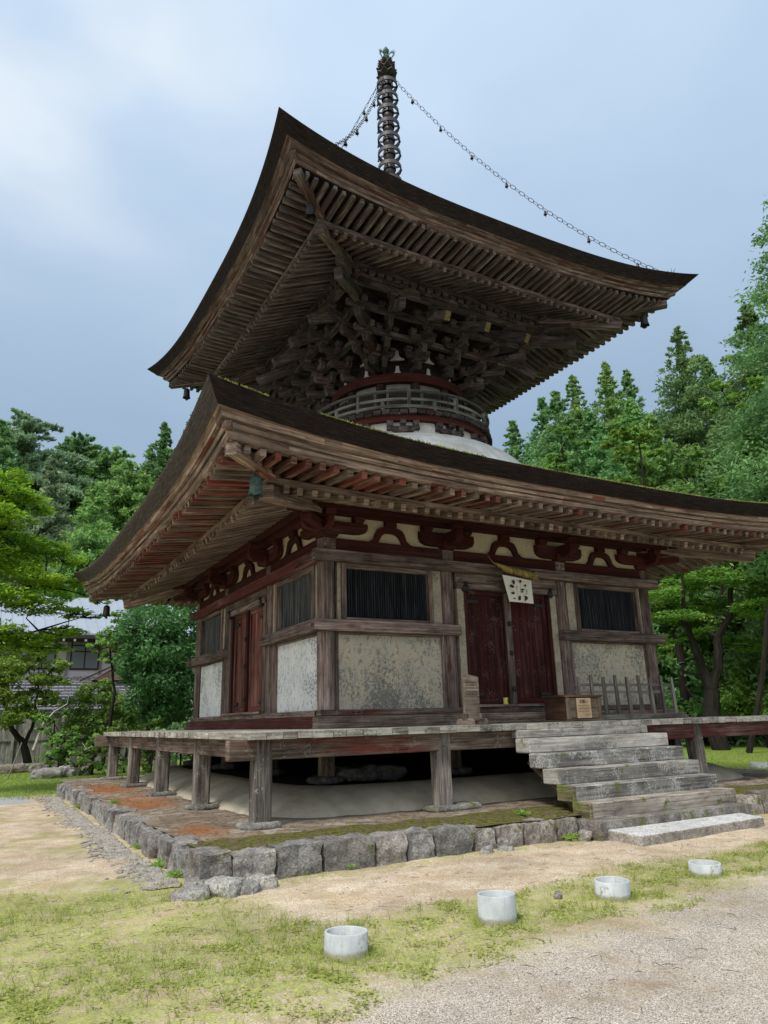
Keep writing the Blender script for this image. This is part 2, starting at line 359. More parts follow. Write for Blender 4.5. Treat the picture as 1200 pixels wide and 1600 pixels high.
k = M('dark_bronze', .5, .5); k.b.inputs['Metallic'].default_value = .6; n = k.noise(k.co('Object'), 9, 4, .6)
k.col(k.ramp(n, [(.3, (.03, .027, .029)), (.7, (.065, .058, .058))])); BRONZE = k.m
k = M('grey_bronze', .55, .5); k.b.inputs['Metallic'].default_value = .3; n = k.noise(k.co('Object'), 12, 4, .6)
k.col(k.ramp(n, [(.3, (.04, .037, .04)), (.7, (.085, .078, .08))])); BRONZEG = k.m
k = M('green_patina_bronze', .65, .4); n = k.noise(k.co('Object'), 18, 4, .6); k.col(k.ramp(n, [(.35, (.03, .055, .05)), (.7, (.08, .14, .12))])); PATINA = k.m
k = M('black_iron', .6, .4); k.col((.015, .014, .014)); IRON = k.m
k = M('void_black', 1, 0); k.col((.006, .007, .01)); VOID = k.m
k = M('beam_end_ochre', .9, .1); n = k.noise(k.co('Object'), 15, 3); k.col(k.ramp(n, [(.35, (.12, .085, .04)), (.7, (.2, .15, .08))])); OCHRE = k.m

def stone(name, a, b, c3, moss=.0, sc=1):
    k = M(name, .9, .2); ob = k.co('Object', (sc, sc, sc)); rn = k.rnd()
    n = k.noise(ob, 4, 6, .65); f = k.noise(ob, 45, 5, .7); v = k.noise(ob, 11, 5, .6, .8)
    c = k.ramp(n, [(.34, a), (.5, b), (.66, c3)]); c = k.mix(1, c, k.ramp(f, [(.32, .45), (.68, 1.45)]), 'MULTIPLY')
    vv = k.voro(k.co('Object', (sc, sc, sc)), 7, 'DISTANCE_TO_EDGE'); c = k.mix(k.math('MULTIPLY', k.step(vv, .035, .0), .5), c, a)
    c = k.mix(k.ramp(rn, [(.3, 0.0), (1, .2)]), c, k.mix(1, c, (1.25, .98, .8), 'MULTIPLY')); c = k.mix(1, c, k.ramp(k.math('FRACT', k.math('MULTIPLY', rn, 7.3)), [(0, .78), (1, 1.22)]), 'MULTIPLY')
    lm = k.step(k.noise(ob, 16, 6, .7), .6, .68); c = k.mix(k.math('MULTIPLY', lm, .6), c, (.36, .36, .33))
    if moss:
        z = k.sep(k.geo())[2]
        c = k.mix(k.math('MULTIPLY', k.step(k.noise(ob, 6, 5, .65), .62 - moss * .25, .7 - moss * .2), 1), c, (.12, .14, .03))
    k.col(c).bump(k.math('ADD', v, k.math('MULTIPLY', f, .8)), .03, .9); return k.m
S = {}
S['kerb'] = stone('dark_grey_kerb_stone', (.145, .138, .132), (.265, .255, .243), (.42, .405, .385), .14)
S['kerbmoss'] = stone('mossy_kerb_stone', (.15, .13, .12), (.28, .25, .23), (.42, .39, .36), .3)
S['base'] = stone('grey_base_stone', (.1, .1, .09), (.2, .19, .175), (.32, .31, .28), .25)
S['pale'] = stone('pale_grey_stone', (.2, .2, .19), (.34, .33, .31), (.48, .47, .44), .1)
S['cobble'] = stone('grey_cobble', (.26, .255, .23), (.4, .385, .35), (.54, .52, .48), .1, 2)
S['slab'] = stone('white_speckled_granite', (.52, .53, .52), (.64, .65, .64), (.74, .75, .74), .02)
S['slabside'] = stone('weathered_granite_side', (.2, .185, .165), (.33, .31, .28), (.46, .44, .41), .18)
S['dark'] = stone('dark_rock', (.05, .05, .05), (.1, .1, .1), (.18, .18, .17), .1)
k = M('grey_concrete_pipe', .8, .2); ob = k.co('Object'); n = k.noise(ob, 6, 5, .6); f = k.noise(ob, 50, 3)
z = k.sep(ob)[2]; c = k.ramp(n, [(.35, (.36, .39, .4)), (.62, (.5, .53, .545))])
st = k.math('MULTIPLY', k.math('MULTIPLY', k.step(k.noise(ob, 9, 5, .65), .58, .68), .8), k.step(k.math('ADD', z, k.math('MULTIPLY', n, -.12)), .14, -.04)); c = k.mix(st, c, (.2, .17, .13)); mud = k.step(k.math('ADD', z, k.math('MULTIPLY', k.noise(ob, 22, 5, .7), -.06)), .012, -.012); c = k.mix(k.math('MULTIPLY', mud, .8), c, (.24, .21, .13)); c = k.mix(k.math('MULTIPLY', k.step(k.noise(k.co('Object', (1, 1, .12)), 30, 4, .7), .54, .66), .5), c, (.3, .3, .26))
k.col(c).bump(f, .003, .4); PIPE = k.m
def flat(name, c, rough=.8, spec=.2): k = M(name, rough, spec); k.col(c); return k.m

# ground, in world metres: dirt, moss, lawn and gravel lie where they lie in the place
def ground_mat(name, platform=False):
    k = M(name, .95, .08); ob = k.co('Object'); x, y, z = k.sep(ob)
    w1 = k.noise(ob, .55, 4, .6); w2 = k.noise(ob, 2.4, 6, .65); fine = k.noise(ob, 70, 4, .75); mid = k.noise(ob, 16, 5, .7)
    wob = k.math('MULTIPLY', k.math('SUBTRACT', w2, .5), 1.9); wob1 = k.math('MULTIPLY', k.math('SUBTRACT', w1, .5), 2.6)
    dirt = k.mix(k.step(w2, .35, .65), (.45, .35, .24), (.56, .47, .36)); dirt = k.mix(1, dirt, k.ramp(fine, [(.3, .72), (.7, 1.22)]), 'MULTIPLY')
    dirt = k.mix(k.math('MULTIPLY', k.step(mid, .6, .7), .6), dirt, (.2, .145, .095))
    vd0 = k.sep(k.voro(ob, 140, out='Color'))[0]; dirt = k.mix(1, dirt, k.ramp(vd0, [(0, .45), (.25, .92), (.8, 1.08), (1, 1.4)]), 'MULTIPLY')
    dirt = k.mix(k.math('MULTIPLY', k.step(k.noise(ob, 3.3, 6, .75), .5, .62), .55), dirt, (.3, .23, .16))
    moss = k.mix(k.step(mid, .3, .7), (.15, .17, .04), (.38, .41, .11)); moss = k.mix(1, moss, k.ramp(fine, [(.3, .6), (.7, 1.35)]), 'MULTIPLY')
    if platform:
        d2 = k.mix(k.step(w2, .35, .65), (.2, .155, .115), (.3, .25, .19)); d2 = k.mix(1, d2, k.ramp(fine, [(.3, .6), (.7, 1.3)]), 'MULTIPLY')
        dm = k.mix(k.step(mid, .35, .65), (.045, .05, .014), (.17, .165, .04)); dm = k.mix(1, dm, k.ramp(fine, [(.3, .5), (.7, 1.5)]), 'MULTIPLY'); dm = k.mix(k.step(k.noise(ob, 9, 5, .7), .5, .6), dm, (.13, .1, .07))
        edge = k.step(y, -5.35, -5.9); mk = k.math('ADD', k.math('MULTIPLY', edge, .5), k.math('ADD', k.math('MULTIPLY', w2, .9), k.math('MULTIPLY', mid, .25)))
        d2 = k.mix(k.step(k.noise(ob, 6, 6, .75), .5, .6), d2, (.12, .095, .075)); d2 = k.mix(k.math('MULTIPLY', k.step(k.noise(ob, 2.2, 5, .7), .52, .6), .8), d2, (.36, .33, .28))
        c = k.mix(k.step(mk, .67, .76), d2, dm)
        for (cx, cy, r) in ((-5.62, -4.75, .34), (-5.6, -1.0, .62), (-5.65, 2.3, .75), (-5.3, .2, .3)):
            dx = k.math('SUBTRACT', x, cx); dy = k.math('MULTIPLY', k.math('SUBTRACT', y, cy), .5)
            d = k.math('SQRT', k.math('ADD', k.math('MULTIPLY', dx, dx), k.math('MULTIPLY', dy, dy)))
            d = k.math('ADD', d, k.math('MULTIPLY', k.math('SUBTRACT', k.noise(ob, 9, 6, .75), .5), 1.5))
            c = k.mix(k.math('MULTIPLY', k.math('MULTIPLY', k.step(d, r, r - .2), k.step(k.noise(ob, 30, 5, .75), .4, .5)), .9), c, k.mix(k.step(k.math('ADD', fine, k.math('MULTIPLY', mid, .5)), .55, 1.0), (.17, .06, .025), (.5, .2, .06)))
        k.col(c).bump(k.math('ADD', mid, k.math('MULTIPLY', fine, .4)), .03, .9); return k.m
    c = dirt
    # fine grey gravel of the path the photographer stands on
    vc = k.voro(ob, 170, out='Color'); vd = k.voro(ob, 170); vl = k.sep(vc)[0]
    grav = k.ramp(vl, [(0, (.12, .1, .085)), (.3, (.42, .365, .31)), (.7, (.62, .55, .47)), (1, (.92, .86, .78))])
    gy = k.math('ADD', k.math('ADD', y, k.math('MULTIPLY', x, -.16)), k.math('MULTIPLY', wob, .22))
    gm = k.step(k.math('ADD', gy, k.math('MULTIPLY', k.math('SUBTRACT', k.noise(ob, 5, 5, .7), .5), .9)), -8.3, -9.2)
    # straggly grass and moss: the band with the pipes, and the left foreground
    bandc = k.math('ADD', y, k.math('MULTIPLY', x, -.05)); bm = k.math('MULTIPLY', k.step(k.math('ADD', bandc, k.math('MULTIPLY', wob, .3)), -7.75, -8.25), k.math('SUBTRACT', 1, gm))
    lm = k.math('MULTIPLY', k.step(k.math('ADD', x, wob), -5.2, -6.6), k.step(k.math('ADD', y, wob), -5.0, -6.4))
    gmk = k.math('MAXIMUM', bm, k.math('MULTIPLY', lm, k.math('SUBTRACT', 1, gm)))
    gmk = k.math('MULTIPLY', gmk, k.step(k.math('ADD', k.math('MULTIPLY', mid, .8), k.math('ADD', k.math('MULTIPLY', w2, .7), k.math('MULTIPLY', k.noise(ob, 5, 5, .7), .5))), .82, 1.06))
    lawn = k.mix(w2, (.1, .16, .025), (.24, .32, .07)); lawn = k.mix(1, lawn, k.ramp(fine, [(.3, .65), (.7, 1.3)]), 'MULTIPLY')
    lw = k.math('MAXIMUM', k.step(k.math('ADD', y, wob), 4.2, 5.6), k.step(k.math('ADD', x, wob), 7.6, 8.8))
    dusty = k.math('MULTIPLY', k.step(k.noise(ob, 1.1, 4, .6), .5, .62), k.step(x, -5.9, -6.4))
    c = k.mix(k.math('MULTIPLY', dusty, .55), c, (.25, .26, .08))
    c = k.mix(k.math('MULTIPLY', gmk, .82), c, moss)
    foot = k.math('MULTIPLY', k.step(k.math('ADD', y, k.math('MULTIPLY', wob, .12)), -6.95, -6.6), k.step(x, -6.6, -6.2)); c = k.mix(k.math('MULTIPLY', k.math('MULTIPLY', foot, k.step(mid, .45, .6)), .7), c, moss)
    c = k.mix(k.math('MULTIPLY', k.math('MULTIPLY', gm, k.step(k.math('ADD', k.noise(ob, 1.6, 6, .7), k.math('MULTIPLY', gm, .22)), .5, .72)), .85), c, grav)
    c = k.mix(k.math('MULTIPLY', k.step(k.voro(ob, 33), .16, .09), .5), c, (.17, .12, .08))
    c = k.mix(1, c, k.ramp(k.noise(ob, .9, 5, .65), [(.35, .84), (.65, 1.12)]), 'MULTIPLY')
    bl = k.math('MULTIPLY', k.step(k.math('ADD', y, k.math('MULTIPLY', wob, .4)), 3.2, 3.7), k.step(x, -6.6, -6.9)); bl = k.math('MULTIPLY', bl, k.step(y, 5.4, 4.9))
    c = k.mix(lw, c, lawn); c = k.mix(bl, c, k.mix(vl, (.2, .21, .22), (.45, .46, .48)))
    far = k.step(y, 24, 34); c = k.mix(far, c, (.035, .06, .02))
    k.col(c).bump(k.math('ADD', k.math('MULTIPLY', mid, .7), k.math('ADD', k.math('MULTIPLY', fine, .35), k.math('MULTIPLY', k.math('MULTIPLY', vd, gm), -.6))), .02, .8); return k.m
GROUND = ground_mat('ground_dirt_moss_gravel'); PLAT = ground_mat('platform_earth', True)

def leafmat(name, dark, light, trans=.35, hue=.04):
    k = M(name, .55, .25); a = k.attr('tint'); rn = k.rnd()
    f = k.math('ADD', a, k.math('MULTIPLY', k.math('SUBTRACT', rn, .5), .25))
    c = k.ramp(f, [(0, dark), (1, light)])
    hs = k.t.nodes.new('ShaderNodeHueSaturation'); k.l(c, hs.inputs['Color']); k.l(k.math('ADD', k.math('MULTIPLY', k.math('SUBTRACT', rn, .5), hue), .5), hs.inputs['Hue'])
    k.l(hs.outputs[0], k.b.inputs['Base Color'])
    tr = k.t.nodes.new('ShaderNodeBsdfTranslucent'); k.l(hs.outputs[0], tr.inputs[0]); mx = k.t.nodes.new('ShaderNodeMixShader'); mx.inputs[0].default_value = trans
    k.l(k.b.outputs[0], mx.inputs[1]); k.l(tr.outputs[0], mx.inputs[2]); k.l(mx.outputs[0], k.out.inputs[0]); return k.m
LF = {}
LF['cedar'] = leafmat('cedar_foliage', (.055, .145, .05), (.3, .5, .18), .45)
LF['hinoki'] = leafmat('cypress_foliage', (.09, .22, .06), (.38, .6, .18), .45)
LF['pale'] = leafmat('pale_pine_foliage', (.14, .22, .12), (.36, .48, .27), .4)
LF['light'] = leafmat('bright_broadleaf_foliage', (.1, .21, .03), (.33, .5, .1), .4)
LF['maple'] = leafmat('maple_foliage', (.05, .18, .012), (.46, .7, .06), .45, .02)
LF['mapler'] = leafmat('duller_maple_foliage', (.07, .19, .03), (.3, .52, .09), .45, .02)  # duller green for the right-hand maple
LF['pine'] = leafmat('dark_pine_foliage', (.03, .085, .03), (.15, .29, .09), .35)
LF['shrub'] = leafmat('shrub_foliage', (.07, .17, .03), (.3, .46, .1), .4)
LF['grass'] = leafmat('grass_blades', (.16, .2, .03), (.45, .52, .12), .4)
k = M('tree_bark', .95, .1); n = k.noise(k.co('UV', (1.5, 14, 1)), 1, 5, .65); k.col(k.ramp(n, [(.3, (.009, .008, .007)), (.7, (.042, .036, .03))])).bump(n, .02, 1); TRUNK = k.m
k = M('reddish_cedar_bark', .95, .1); n = k.noise(k.co('UV', (1.5, 14, 1)), 1, 5, .65); k.col(k.ramp(n, [(.3, (.05, .035, .026)), (.7, (.2, .15, .12))])).bump(n, .02, 1); CEDARBARK = k.m

# ------------------------------------------------------------------ the pagoda
pag = empty('pagoda', label='two-storey wooden pagoda with sweeping bark roofs and a bronze spire', cat='pagoda')
def rot(k, s, o, z):
    x, y = s, -o
    for _ in range(k): x, y = y, -x
    return (x, y, z)
def sb(mb, k, s0, s1, o0, o1, z0, z1): mb.box(s0, s1, -o1, -o0, z0, z1, rz=-PI / 2 * k)
def part(mb, name, mat, parent=pag, **kw): return mb.build(name, mat, parent, **kw)
def one(fn, name, mat, parent=pag, **kw):
    mb = MB(); fn(mb); return mb.build(name, mat, parent, **kw)
def jit(a): return random.uniform(-a, a)

# --- plaster mound under the floor
def mound(prof=None):
    mb = MB(); prof = prof or [(4.82, .2), (4.74, .28), (4.6, .38), (4.4, .47), (4.2, .535), (4.05, .55), (3.95, .54)]
    n = 48; V = []; 
    for a, z in prof:
        for i in range(n * 4):
            t = 2 * PI * i / (n * 4) + PI / 4; c, s_ = math.cos(t), math.sin(t); p = 9.0
            r = a / (abs(c) ** p + abs(s_) ** p) ** (1 / p); V.append((r * c + .012 * math.sin(9 * t + z * 7), r * s_ + .012 * math.cos(11 * t), z))
    F = [(j * n * 4 + i, j * n * 4 + (i + 1) % (n * 4), (j + 1) * n * 4 + (i + 1) % (n * 4), (j + 1) * n * 4 + i) for j in range(len(prof) - 1) for i in range(n * 4)]
    mb.add(V, F); return mb
part(mound(), 'plaster_mound', P['mound'], smooth=True)
part(mound([(3.98, .5), (3.96, .538), (3.0, .56), (.01, .56)]), 'mound_shade_cap', flat('underfloor_shade_colour', (.035, .03, .024), .95, .05), smooth=True)  # near-black cap on the mound top, underfloor shade put into its colour

# --- veranda: boards, edge beams, posts
mb = MB()
for k in range(4):
    s = -5.22
    while s < 5.2:
        wd = random.uniform(.17, .27); e = min(s + wd, 5.22)
        inner = 3.55 if k in (0, 2) else 3.55
        if k in (1, 3):
            if abs(s) > 3.56 or abs(e) > 3.56:
                if s < 3.56 < e: e = 3.56
                elif s < -3.56 < e: e = -3.56
                elif s > 3.5 or e < -3.5: s = e; continue
        zz = jit(.004); sb(mb, k, s + .003, e - .003, inner, 5.22 + jit(.014), 1.215 + zz, 1.3 + zz); s = e
part(mb, 'veranda_floor', W['deckend'], bevel=.006)
for k in range(4):
    o0 = 4.95; ext = 5.42 if k in (0, 2) else 4.94
    one(lambda m_: sb(m_, k, -ext, -.02 if k == 0 else ext, 4.95, 5.1, .985, 1.213), 'floor_beam', W['beam'], bevel=.008)
    if k == 0: one(lambda m_: sb(m_, k, -.015, ext, 4.95, 5.1, .985, 1.213), 'floor_beam', W['beamred'], bevel=.008)
    one(lambda m_: sb(m_, k, -3.6, 3.6, 3.75, 3.9, 1.05, 1.213), 'floor_beam', W['beam'], bevel=.008)
def post(x, y, z0, z1, wd, mat='post', lean=0, name='support_post'):
    mb = MB(); a = wd / 2; cfr = a * .78
    zs = [z0 + (z1 - z0) * i / 5 for i in range(6)]
    V = []
    for i, z in enumerate(zs):
        j = 1 + jit(.02)
        for (u, v) in ((-a, -cfr), (-cfr, -a), (cfr, -a), (a, -cfr), (a, cfr), (cfr, a), (-cfr, a), (-a, cfr)):
            V.append((x + u * j + jit(.0015) + lean * (1 - i / 5), y + v * j + jit(.0015), z))
    F = []; U = []; ou, ov = random.random() * 50, random.random() * 50
    for i in range(5):
        for q in range(8):
            r_ = (q + 1) % 8; F.append((i * 8 + q, i * 8 + r_, i * 8 + 8 + r_, i * 8 + 8 + q))
            l0 = (z1 - z0) * i / 5; l1 = (z1 - z0) * (i + 1) / 5; U.append([(ou + l0, ov + q * a), (ou + l0, ov + q * a + a), (ou + l1, ov + q * a + a), (ou + l1, ov + q * a)])
    F.append(tuple(range(7, -1, -1))); U.append([(0, 0)] * 8); F.append(tuple(range(40, 48))); U.append([(0, 0)] * 8)
    mb.add(V, F, U); return part(mb, name, W[mat], smooth=True, angle=25)
base_pts = []
for k in range(4):
    for s in (-5, -2.5, 0, 2.5):
        x, y, _ = rot(k, s, 5.0, 0); base_pts.append((x, y))
        post(x, y, .31, 1.214 if abs(x) > 4 or abs(y) > 4 else 1.2, .215, lean=.05 if (x, y) == (2.5, -5.0) else 0)
inner_pts = [(x, y) for x in (-3.46, -1.25, 1.25, 3.46) for y in (-3.46, -1.25, 1.25, 3.46) if max(abs(x), abs(y)) > 3]
for (x, y) in inner_pts: post(x, y, .62, 1.25, .2, 'beam', name='under_floor_post')
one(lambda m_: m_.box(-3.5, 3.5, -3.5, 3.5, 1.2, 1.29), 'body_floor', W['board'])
for k in (2, 3): one(lambda m_: sb(m_, k, -3.6, 3.6, 3.3, 3.34, .55, 1.2), 'added_underfloor_panel', W['board'])  # panels added on the far sides to keep the space under the floor dark

# --- body: sills, columns, rails, panels, windows, doors
CX = 1.25; HC = 3.44
for (x, y) in inner_pts:
    mb = MB(); n = 14; mb.lathe([(.135, 1.3), (.138, 2.6), (.13, 4.14)], (x, y, 0), n, vert=True)
    part(mb, 'column', W['frame'], smooth=True)
for k in range(4):
    e = 3.7 if k in (0, 2) else 3.52
    red = k == 1
    one(lambda m_: (sb(m_, k, -e, e, 3.5, 3.70, 1.302, 1.47)), 'sill', W['beamred'] if red else W['beam'], bevel=.008)
    e2 = 3.62 if k in (0, 2) else 3.45
    one(lambda m_: (sb(m_, k, -e2, e2, 3.4, 3.62, 1.473, 1.56)), 'sill', W['beam'], bevel=.006)
    e3 = 3.68 if k in (0, 2) else 3.53
    one(lambda m_: sb(m_, k, -e3 - .05, e3 + .05, 3.53, 3.68, 3.77, 3.945), 'top_rail', W['beamred'] if red else W['frame'], bevel=.008)
    for sg in (-1, 1):
        a, b = 1.11, (3.68 + .06 if k in (0, 2) else 3.53)
        s0, s1 = (a, b) if sg > 0 else (-b, -a)
        one(lambda m_: sb(m_, k, s0, s1, 3.53, 3.68, 2.70, 2.873), 'middle_rail', W['frame'], bevel=.008)
    one(lambda m_: sb(m_, k, -3.36, 3.36, 3.47, 3.56, 3.948, 4.135), 'upper_beam', W['redwood'])
    for s in (-HC - .01, -CX, CX):
        one(lambda m_: sb(m_, k, s - .105, s + .105, 3.5, 3.585, 3.947, 4.137), 'column_head', W['frame'])
    # corner fillet boards and plaster strips beside the columns
    for sg in (-1, 1):
        def R2(a, b): return (a, b) if sg > 0 else (-b, -a)
        s0, s1 = R2(1.39, 1.57); one(lambda m_: sb(m_, k, s0, s1, 3.46, 3.535, 2.874, 3.769), 'mottled_strip', P['strip'])
        s0, s1 = R2(3.2, 3.3); one(lambda m_: sb(m_, k, s0, s1, 3.46, 3.535, 2.874, 3.769), 'mottled_strip', P['strip'])
        # plaster panel with thin frame
        s0, s1 = R2(1.40, 3.3); pm = P['left'] if k == 1 else P['front']
        one(lambda m_: sb(m_, k, s0, s1, 3.42, 3.50, 1.561, 2.699), 'plaster_panel', pm)
        fr_ = MB()
        a, b = R2(1.375, 1.42 if k != 1 else 1.56); sb(fr_, k, a, b, 3.44, 3.535, 1.561, 2.698)
        a, b = R2(3.28, 3.33); sb(fr_, k, a, b, 3.44, 3.525, 1.561, 2.698)
        a, b = R2(1.425, 3.275); sb(fr_, k, a, b, 3.44, 3.52, 2.665, 2.698)
        part(fr_, 'panel_frame', W['frame'])
        # window: frame, lattice bars, dark recess
        win = MB(); w0, w1 = 1.62, 3.19
        a, b = R2(w0 - .05, w0 + .03); sb(win, k, a, b, 3.45, 3.575, 2.874, 3.768)
        a, b = R2(w1 - .03, w1 + .05); sb(win, k, a, b, 3.45, 3.575, 2.874, 3.768)
        a, b = R2(w0 + .032, w1 - .032); sb(win, k, a, b, 3.45, 3.57, 3.69, 3.767); sb(win, k, a, b, 3.45, 3.57, 2.875, 2.925)
        wo = part(win, 'window', W['frame'], bevel=.005)
        one(lambda m_: sb(m_, k, a, b, 3.36, 3.40, 2.9, 3.7), 'dark_recess', VOID, wo)
        la = MB(); s = w0 + .055; greyw = (k == 1)
        while s < w1 - .05:
            q0, q1 = R2(s, s + .024); la.box(q0, q1, -3.50 - jit(.004), -3.462, 2.92, 3.695, rz=-PI / 2 * k); s += .041
        a2, b2 = R2(w0 + .032, w1 - .032); sb(la, k, a2, b2, 3.43, 3.445, 3.27, 3.32)
        if greyw: # the left windows are shut by weathered boards behind the bars
            s = w0 + .04
            while s < w1 - .06:
                wd = random.uniform(.09, .14); q0, q1 = R2(s, min(s + wd, w1 - .035)); la.box(q0, q1, -3.452, -3.43, 2.92, 3.695, rz=-PI / 2 * k); s += wd + .004
        part(la, 'lattice', W['latticegrey'] if greyw else W['lattice'], wo)
        # door jamb strips
        s0, s1 = R2(.955, 1.085); one(lambda m_: sb(m_, k, s0, s1, 3.44, 3.56, 1.561, 3.50), 'door_jamb', P['strip'] if k == 0 else W['frame'])
        s0, s1 = R2(.885, .952); one(lambda m_: sb(m_, k, s0, s1, 3.43, 3.545, 1.561, 3.50), 'door_jamb', W['redwood'])
    one(lambda m_: sb(m_, k, -1.11, 1.11, 3.42, 3.60, 3.503, 3.60), 'lintel', W['frame'], bevel=.006)
    one(lambda m_: sb(m_, k, -1.11, 1.11, 3.42, 3.565, 3.602, 3.768), 'lintel', W['beam'])
    one(lambda m_: sb(m_, k, -1.1, 1.1, 3.42, 3.66, 1.562, 1.60), 'threshold', W['beam'])
    # two door leaves with stiles, a centre batten and black hinges
    dm = W['doordark'] if k == 0 else W['doorred']
    for sg in (-1, 1):
        def R2(a, b): return (a, b) if sg > 0 else (-b, -a)
        lf = MB(); n = 4
        for i in range(n):
            q0 = .09 + (.80 - .09) * i / n; q1 = .09 + (.80 - .09) * (i + 1) / n; a, b = R2(q0 + .001, q1 - .001); sb(lf, k, a, b, 3.43, 3.468 + jit(.002), 1.70, 3.42)
        st = R2(.0 if sg > 0 else .03, .09); 
        a, b = R2(.80, .882); sb(lf, k, a, b, 3.43, 3.50, 1.602, 3.50)
        a, b = R2(.002, .088); sb(lf, k, a, b, 3.43, 3.50, 1.602, 3.50)
        a, b = R2(.09, .798); sb(lf, k, a, b, 3.43, 3.495, 1.602, 1.698); sb(lf, k, a, b, 3.43, 3.495, 3.422, 3.50)
        door = part(lf, 'door', dm, bevel=.004)
        for z in (1.74, 3.28):
            a, b = R2(.62, .885); one(lambda m_: sb(m_, k, a, b, 3.475, 3.508, z, z + .055), 'hinge', IRON, door)
            q = R2(.9, .95); 
        # pivot block and hook at the top
        a, b = R2(.87, .99); one(lambda m_: (sb(m_, k, a, b, 3.55, 3.63, 3.45, 3.56), sb(m_, k, a + .03, b - .03, 3.56, 3.66, 3.56, 3.62)), 'pivot', IRON, door, bevel=.02)
    bat = MB(); sb(bat, k, -.075, .055, 3.502, 3.545, 1.602, 3.49); bo = part(bat, 'door_batten', W['frame'] if k == 0 else W['redwood'], bevel=.008)
    for z in (1.85, 2.45, 2.95):
        mb = MB(); c = rot(k, -.01, 3.56, z); mb.lathe([(.001, -.045), (.03, -.035), (.042, 0), (.03, .035), (.001, .045)], c, 8); part(mb, 'stud', IRON, bo, smooth=True)
    # frieze: plaster, frog-leg struts, boat-shaped brackets
    one(lambda m_: sb(m_, k, -3.45, 3.45, 3.43, 3.505, 4.137, 4.56), 'frieze_plaster', P['cream'])
    one(lambda m_: sb(m_, k, -3.5, 3.5, 3.5, 3.575, 4.13, 4.15), 'frieze_edge', W['redwood'])
    for s in (-2.34, 0, 2.34):
        mb = MB(); half = [(.085, .272), (.15, .268), (.22, .235), (.27, .16), (.30, .07), (.36, .02), (.42, 0), (.23, 0), (.2, .06), (.165, .12), (.11, .16), (.05, .175)]
        outl = half + [(-a, b) for a, b in half[::-1]]
        outl = [(-a, b) for a, b in outl]
        ax = Vector(rot(k, 1, 0, 0)); n = Vector(rot(k, 0, 1, 0)); o = Vector(rot(k, s, 3.506, 4.151))
        mb.prism(outl[::-1], o, ax, (0, 0, 1), n, .06)
        sb(mb, k, s - .1, s + .1, 3.507, 3.60, 4.424, 4.53)
        part(mb, 'frog_leg_strut', W['redwood'])
    def boat(mb, c, ax, half, h, t, nrm):
        outl = [(-half, h), (-half, h * .5), (-half * .93, h * .2), (-half * .78, 0.01), (-half * .6, -.0), (half * .6, 0), (half * .78, .01), (half * .93, h * .2), (half, h * .5), (half, h)]
        mb.prism(outl, c, ax, (0, 0, 1), nrm, t)
    ax = Vector(rot(k, 1, 0, 0)); nn = Vector(rot(k, 0, 1, 0))
    def block(mb, k, s, o, z, h=.11, a=.1):
        c = rot(k, s, o, z); u = Vector(rot(k, 1, 0, 0)); v = Vector(rot(k, 0, 1, 0)); c = Vector(c); b = a * .72
        P_ = [c + u * (i * b) - v * (j * b) for i, j in ((-1, -1), (1, -1), (1, 1), (-1, 1))] + [c + u * (i * a) - v * (j * a) + Vector((0, 0, h * .45)) for i, j in ((-1, -1), (1, -1), (1, 1), (-1, 1))]
        mb.hexa(P_); P2 = P_[4:] + [p + Vector((0, 0, h * .55)) for p in P_[4:]]; mb.hexa(P2)
    for s in (-CX, CX):
        mb = MB(); block(mb, k, s, 3.56, 4.14, .14, .14)
        boat(mb, Vector(rot(k, s, 3.507, 4.19)), ax, .54, .23, .12, nn)
        for d in (-.4, .4): block(mb, k, s + d, 3.57, 4.421, .107, .09)
        boat(mb, Vector(rot(k, s - .07, 3.62, 4.2)), nn, .36, .22, .14, ax * 1)
        block(mb, k, s, 3.88, 4.421, .107, .09)
        part(mb, 'wall_bracket', W['redwood'], bevel=.006)
    s = HC  # corner bracket: arms both ways and on the diagonal
    mb = MB(); block(mb, k, s, s, 4.14, .14, .15)
    boat(mb, Vector(rot(k, s - .1, 3.508, 4.24)), ax, .56, .18, .1, nn)
    ax2 = Vector(rot(k, 0, -1, 0)); boat(mb, Vector(rot(k, 3.508, s - .1, 4.24)), ax2, .56, .18, .1, Vector(rot(k, 1, 0, 0)))
    block(mb, k, s - .5, 3.56, 4.421, .107, .09); block(mb, k, 3.56, s - .5, 4.421, .107, .09); block(mb, k, s + .38, 3.56, 4.421, .107, .09); block(mb, k, 3.56, s + .38, 4.421, .107, .09)
    dg = Vector(rot(k, 1, 1, 0)).normalized(); c0 = Vector(rot(k, 3.2, 3.2, 4.32)); mb.beam(c0, c0 + dg * 1.15, .14, .2, h1=.1)
    mb.beam(c0 + Vector((0, 0, .14)), c0 + dg * 1.25 + Vector((0, 0, .17)), .15, .1)
    part(mb, 'corner_bracket', W['redwood'], bevel=.006)
    one(lambda m_: sb(m_, k, -4.15 if k in (0, 2) else -3.49, 4.15 if k in (0, 2) else 3.49, 3.495, 3.66, 4.532, 4.66), 'wall_plate', W['redwood'])
    # plate carried by the outward arms
    one(lambda m_: sb(m_, k, -4.2, 4.2, 3.83, 3.94, 4.53 + .002 * k, 4.60 + .002 * k), 'outer_purlin', W['redwood'])

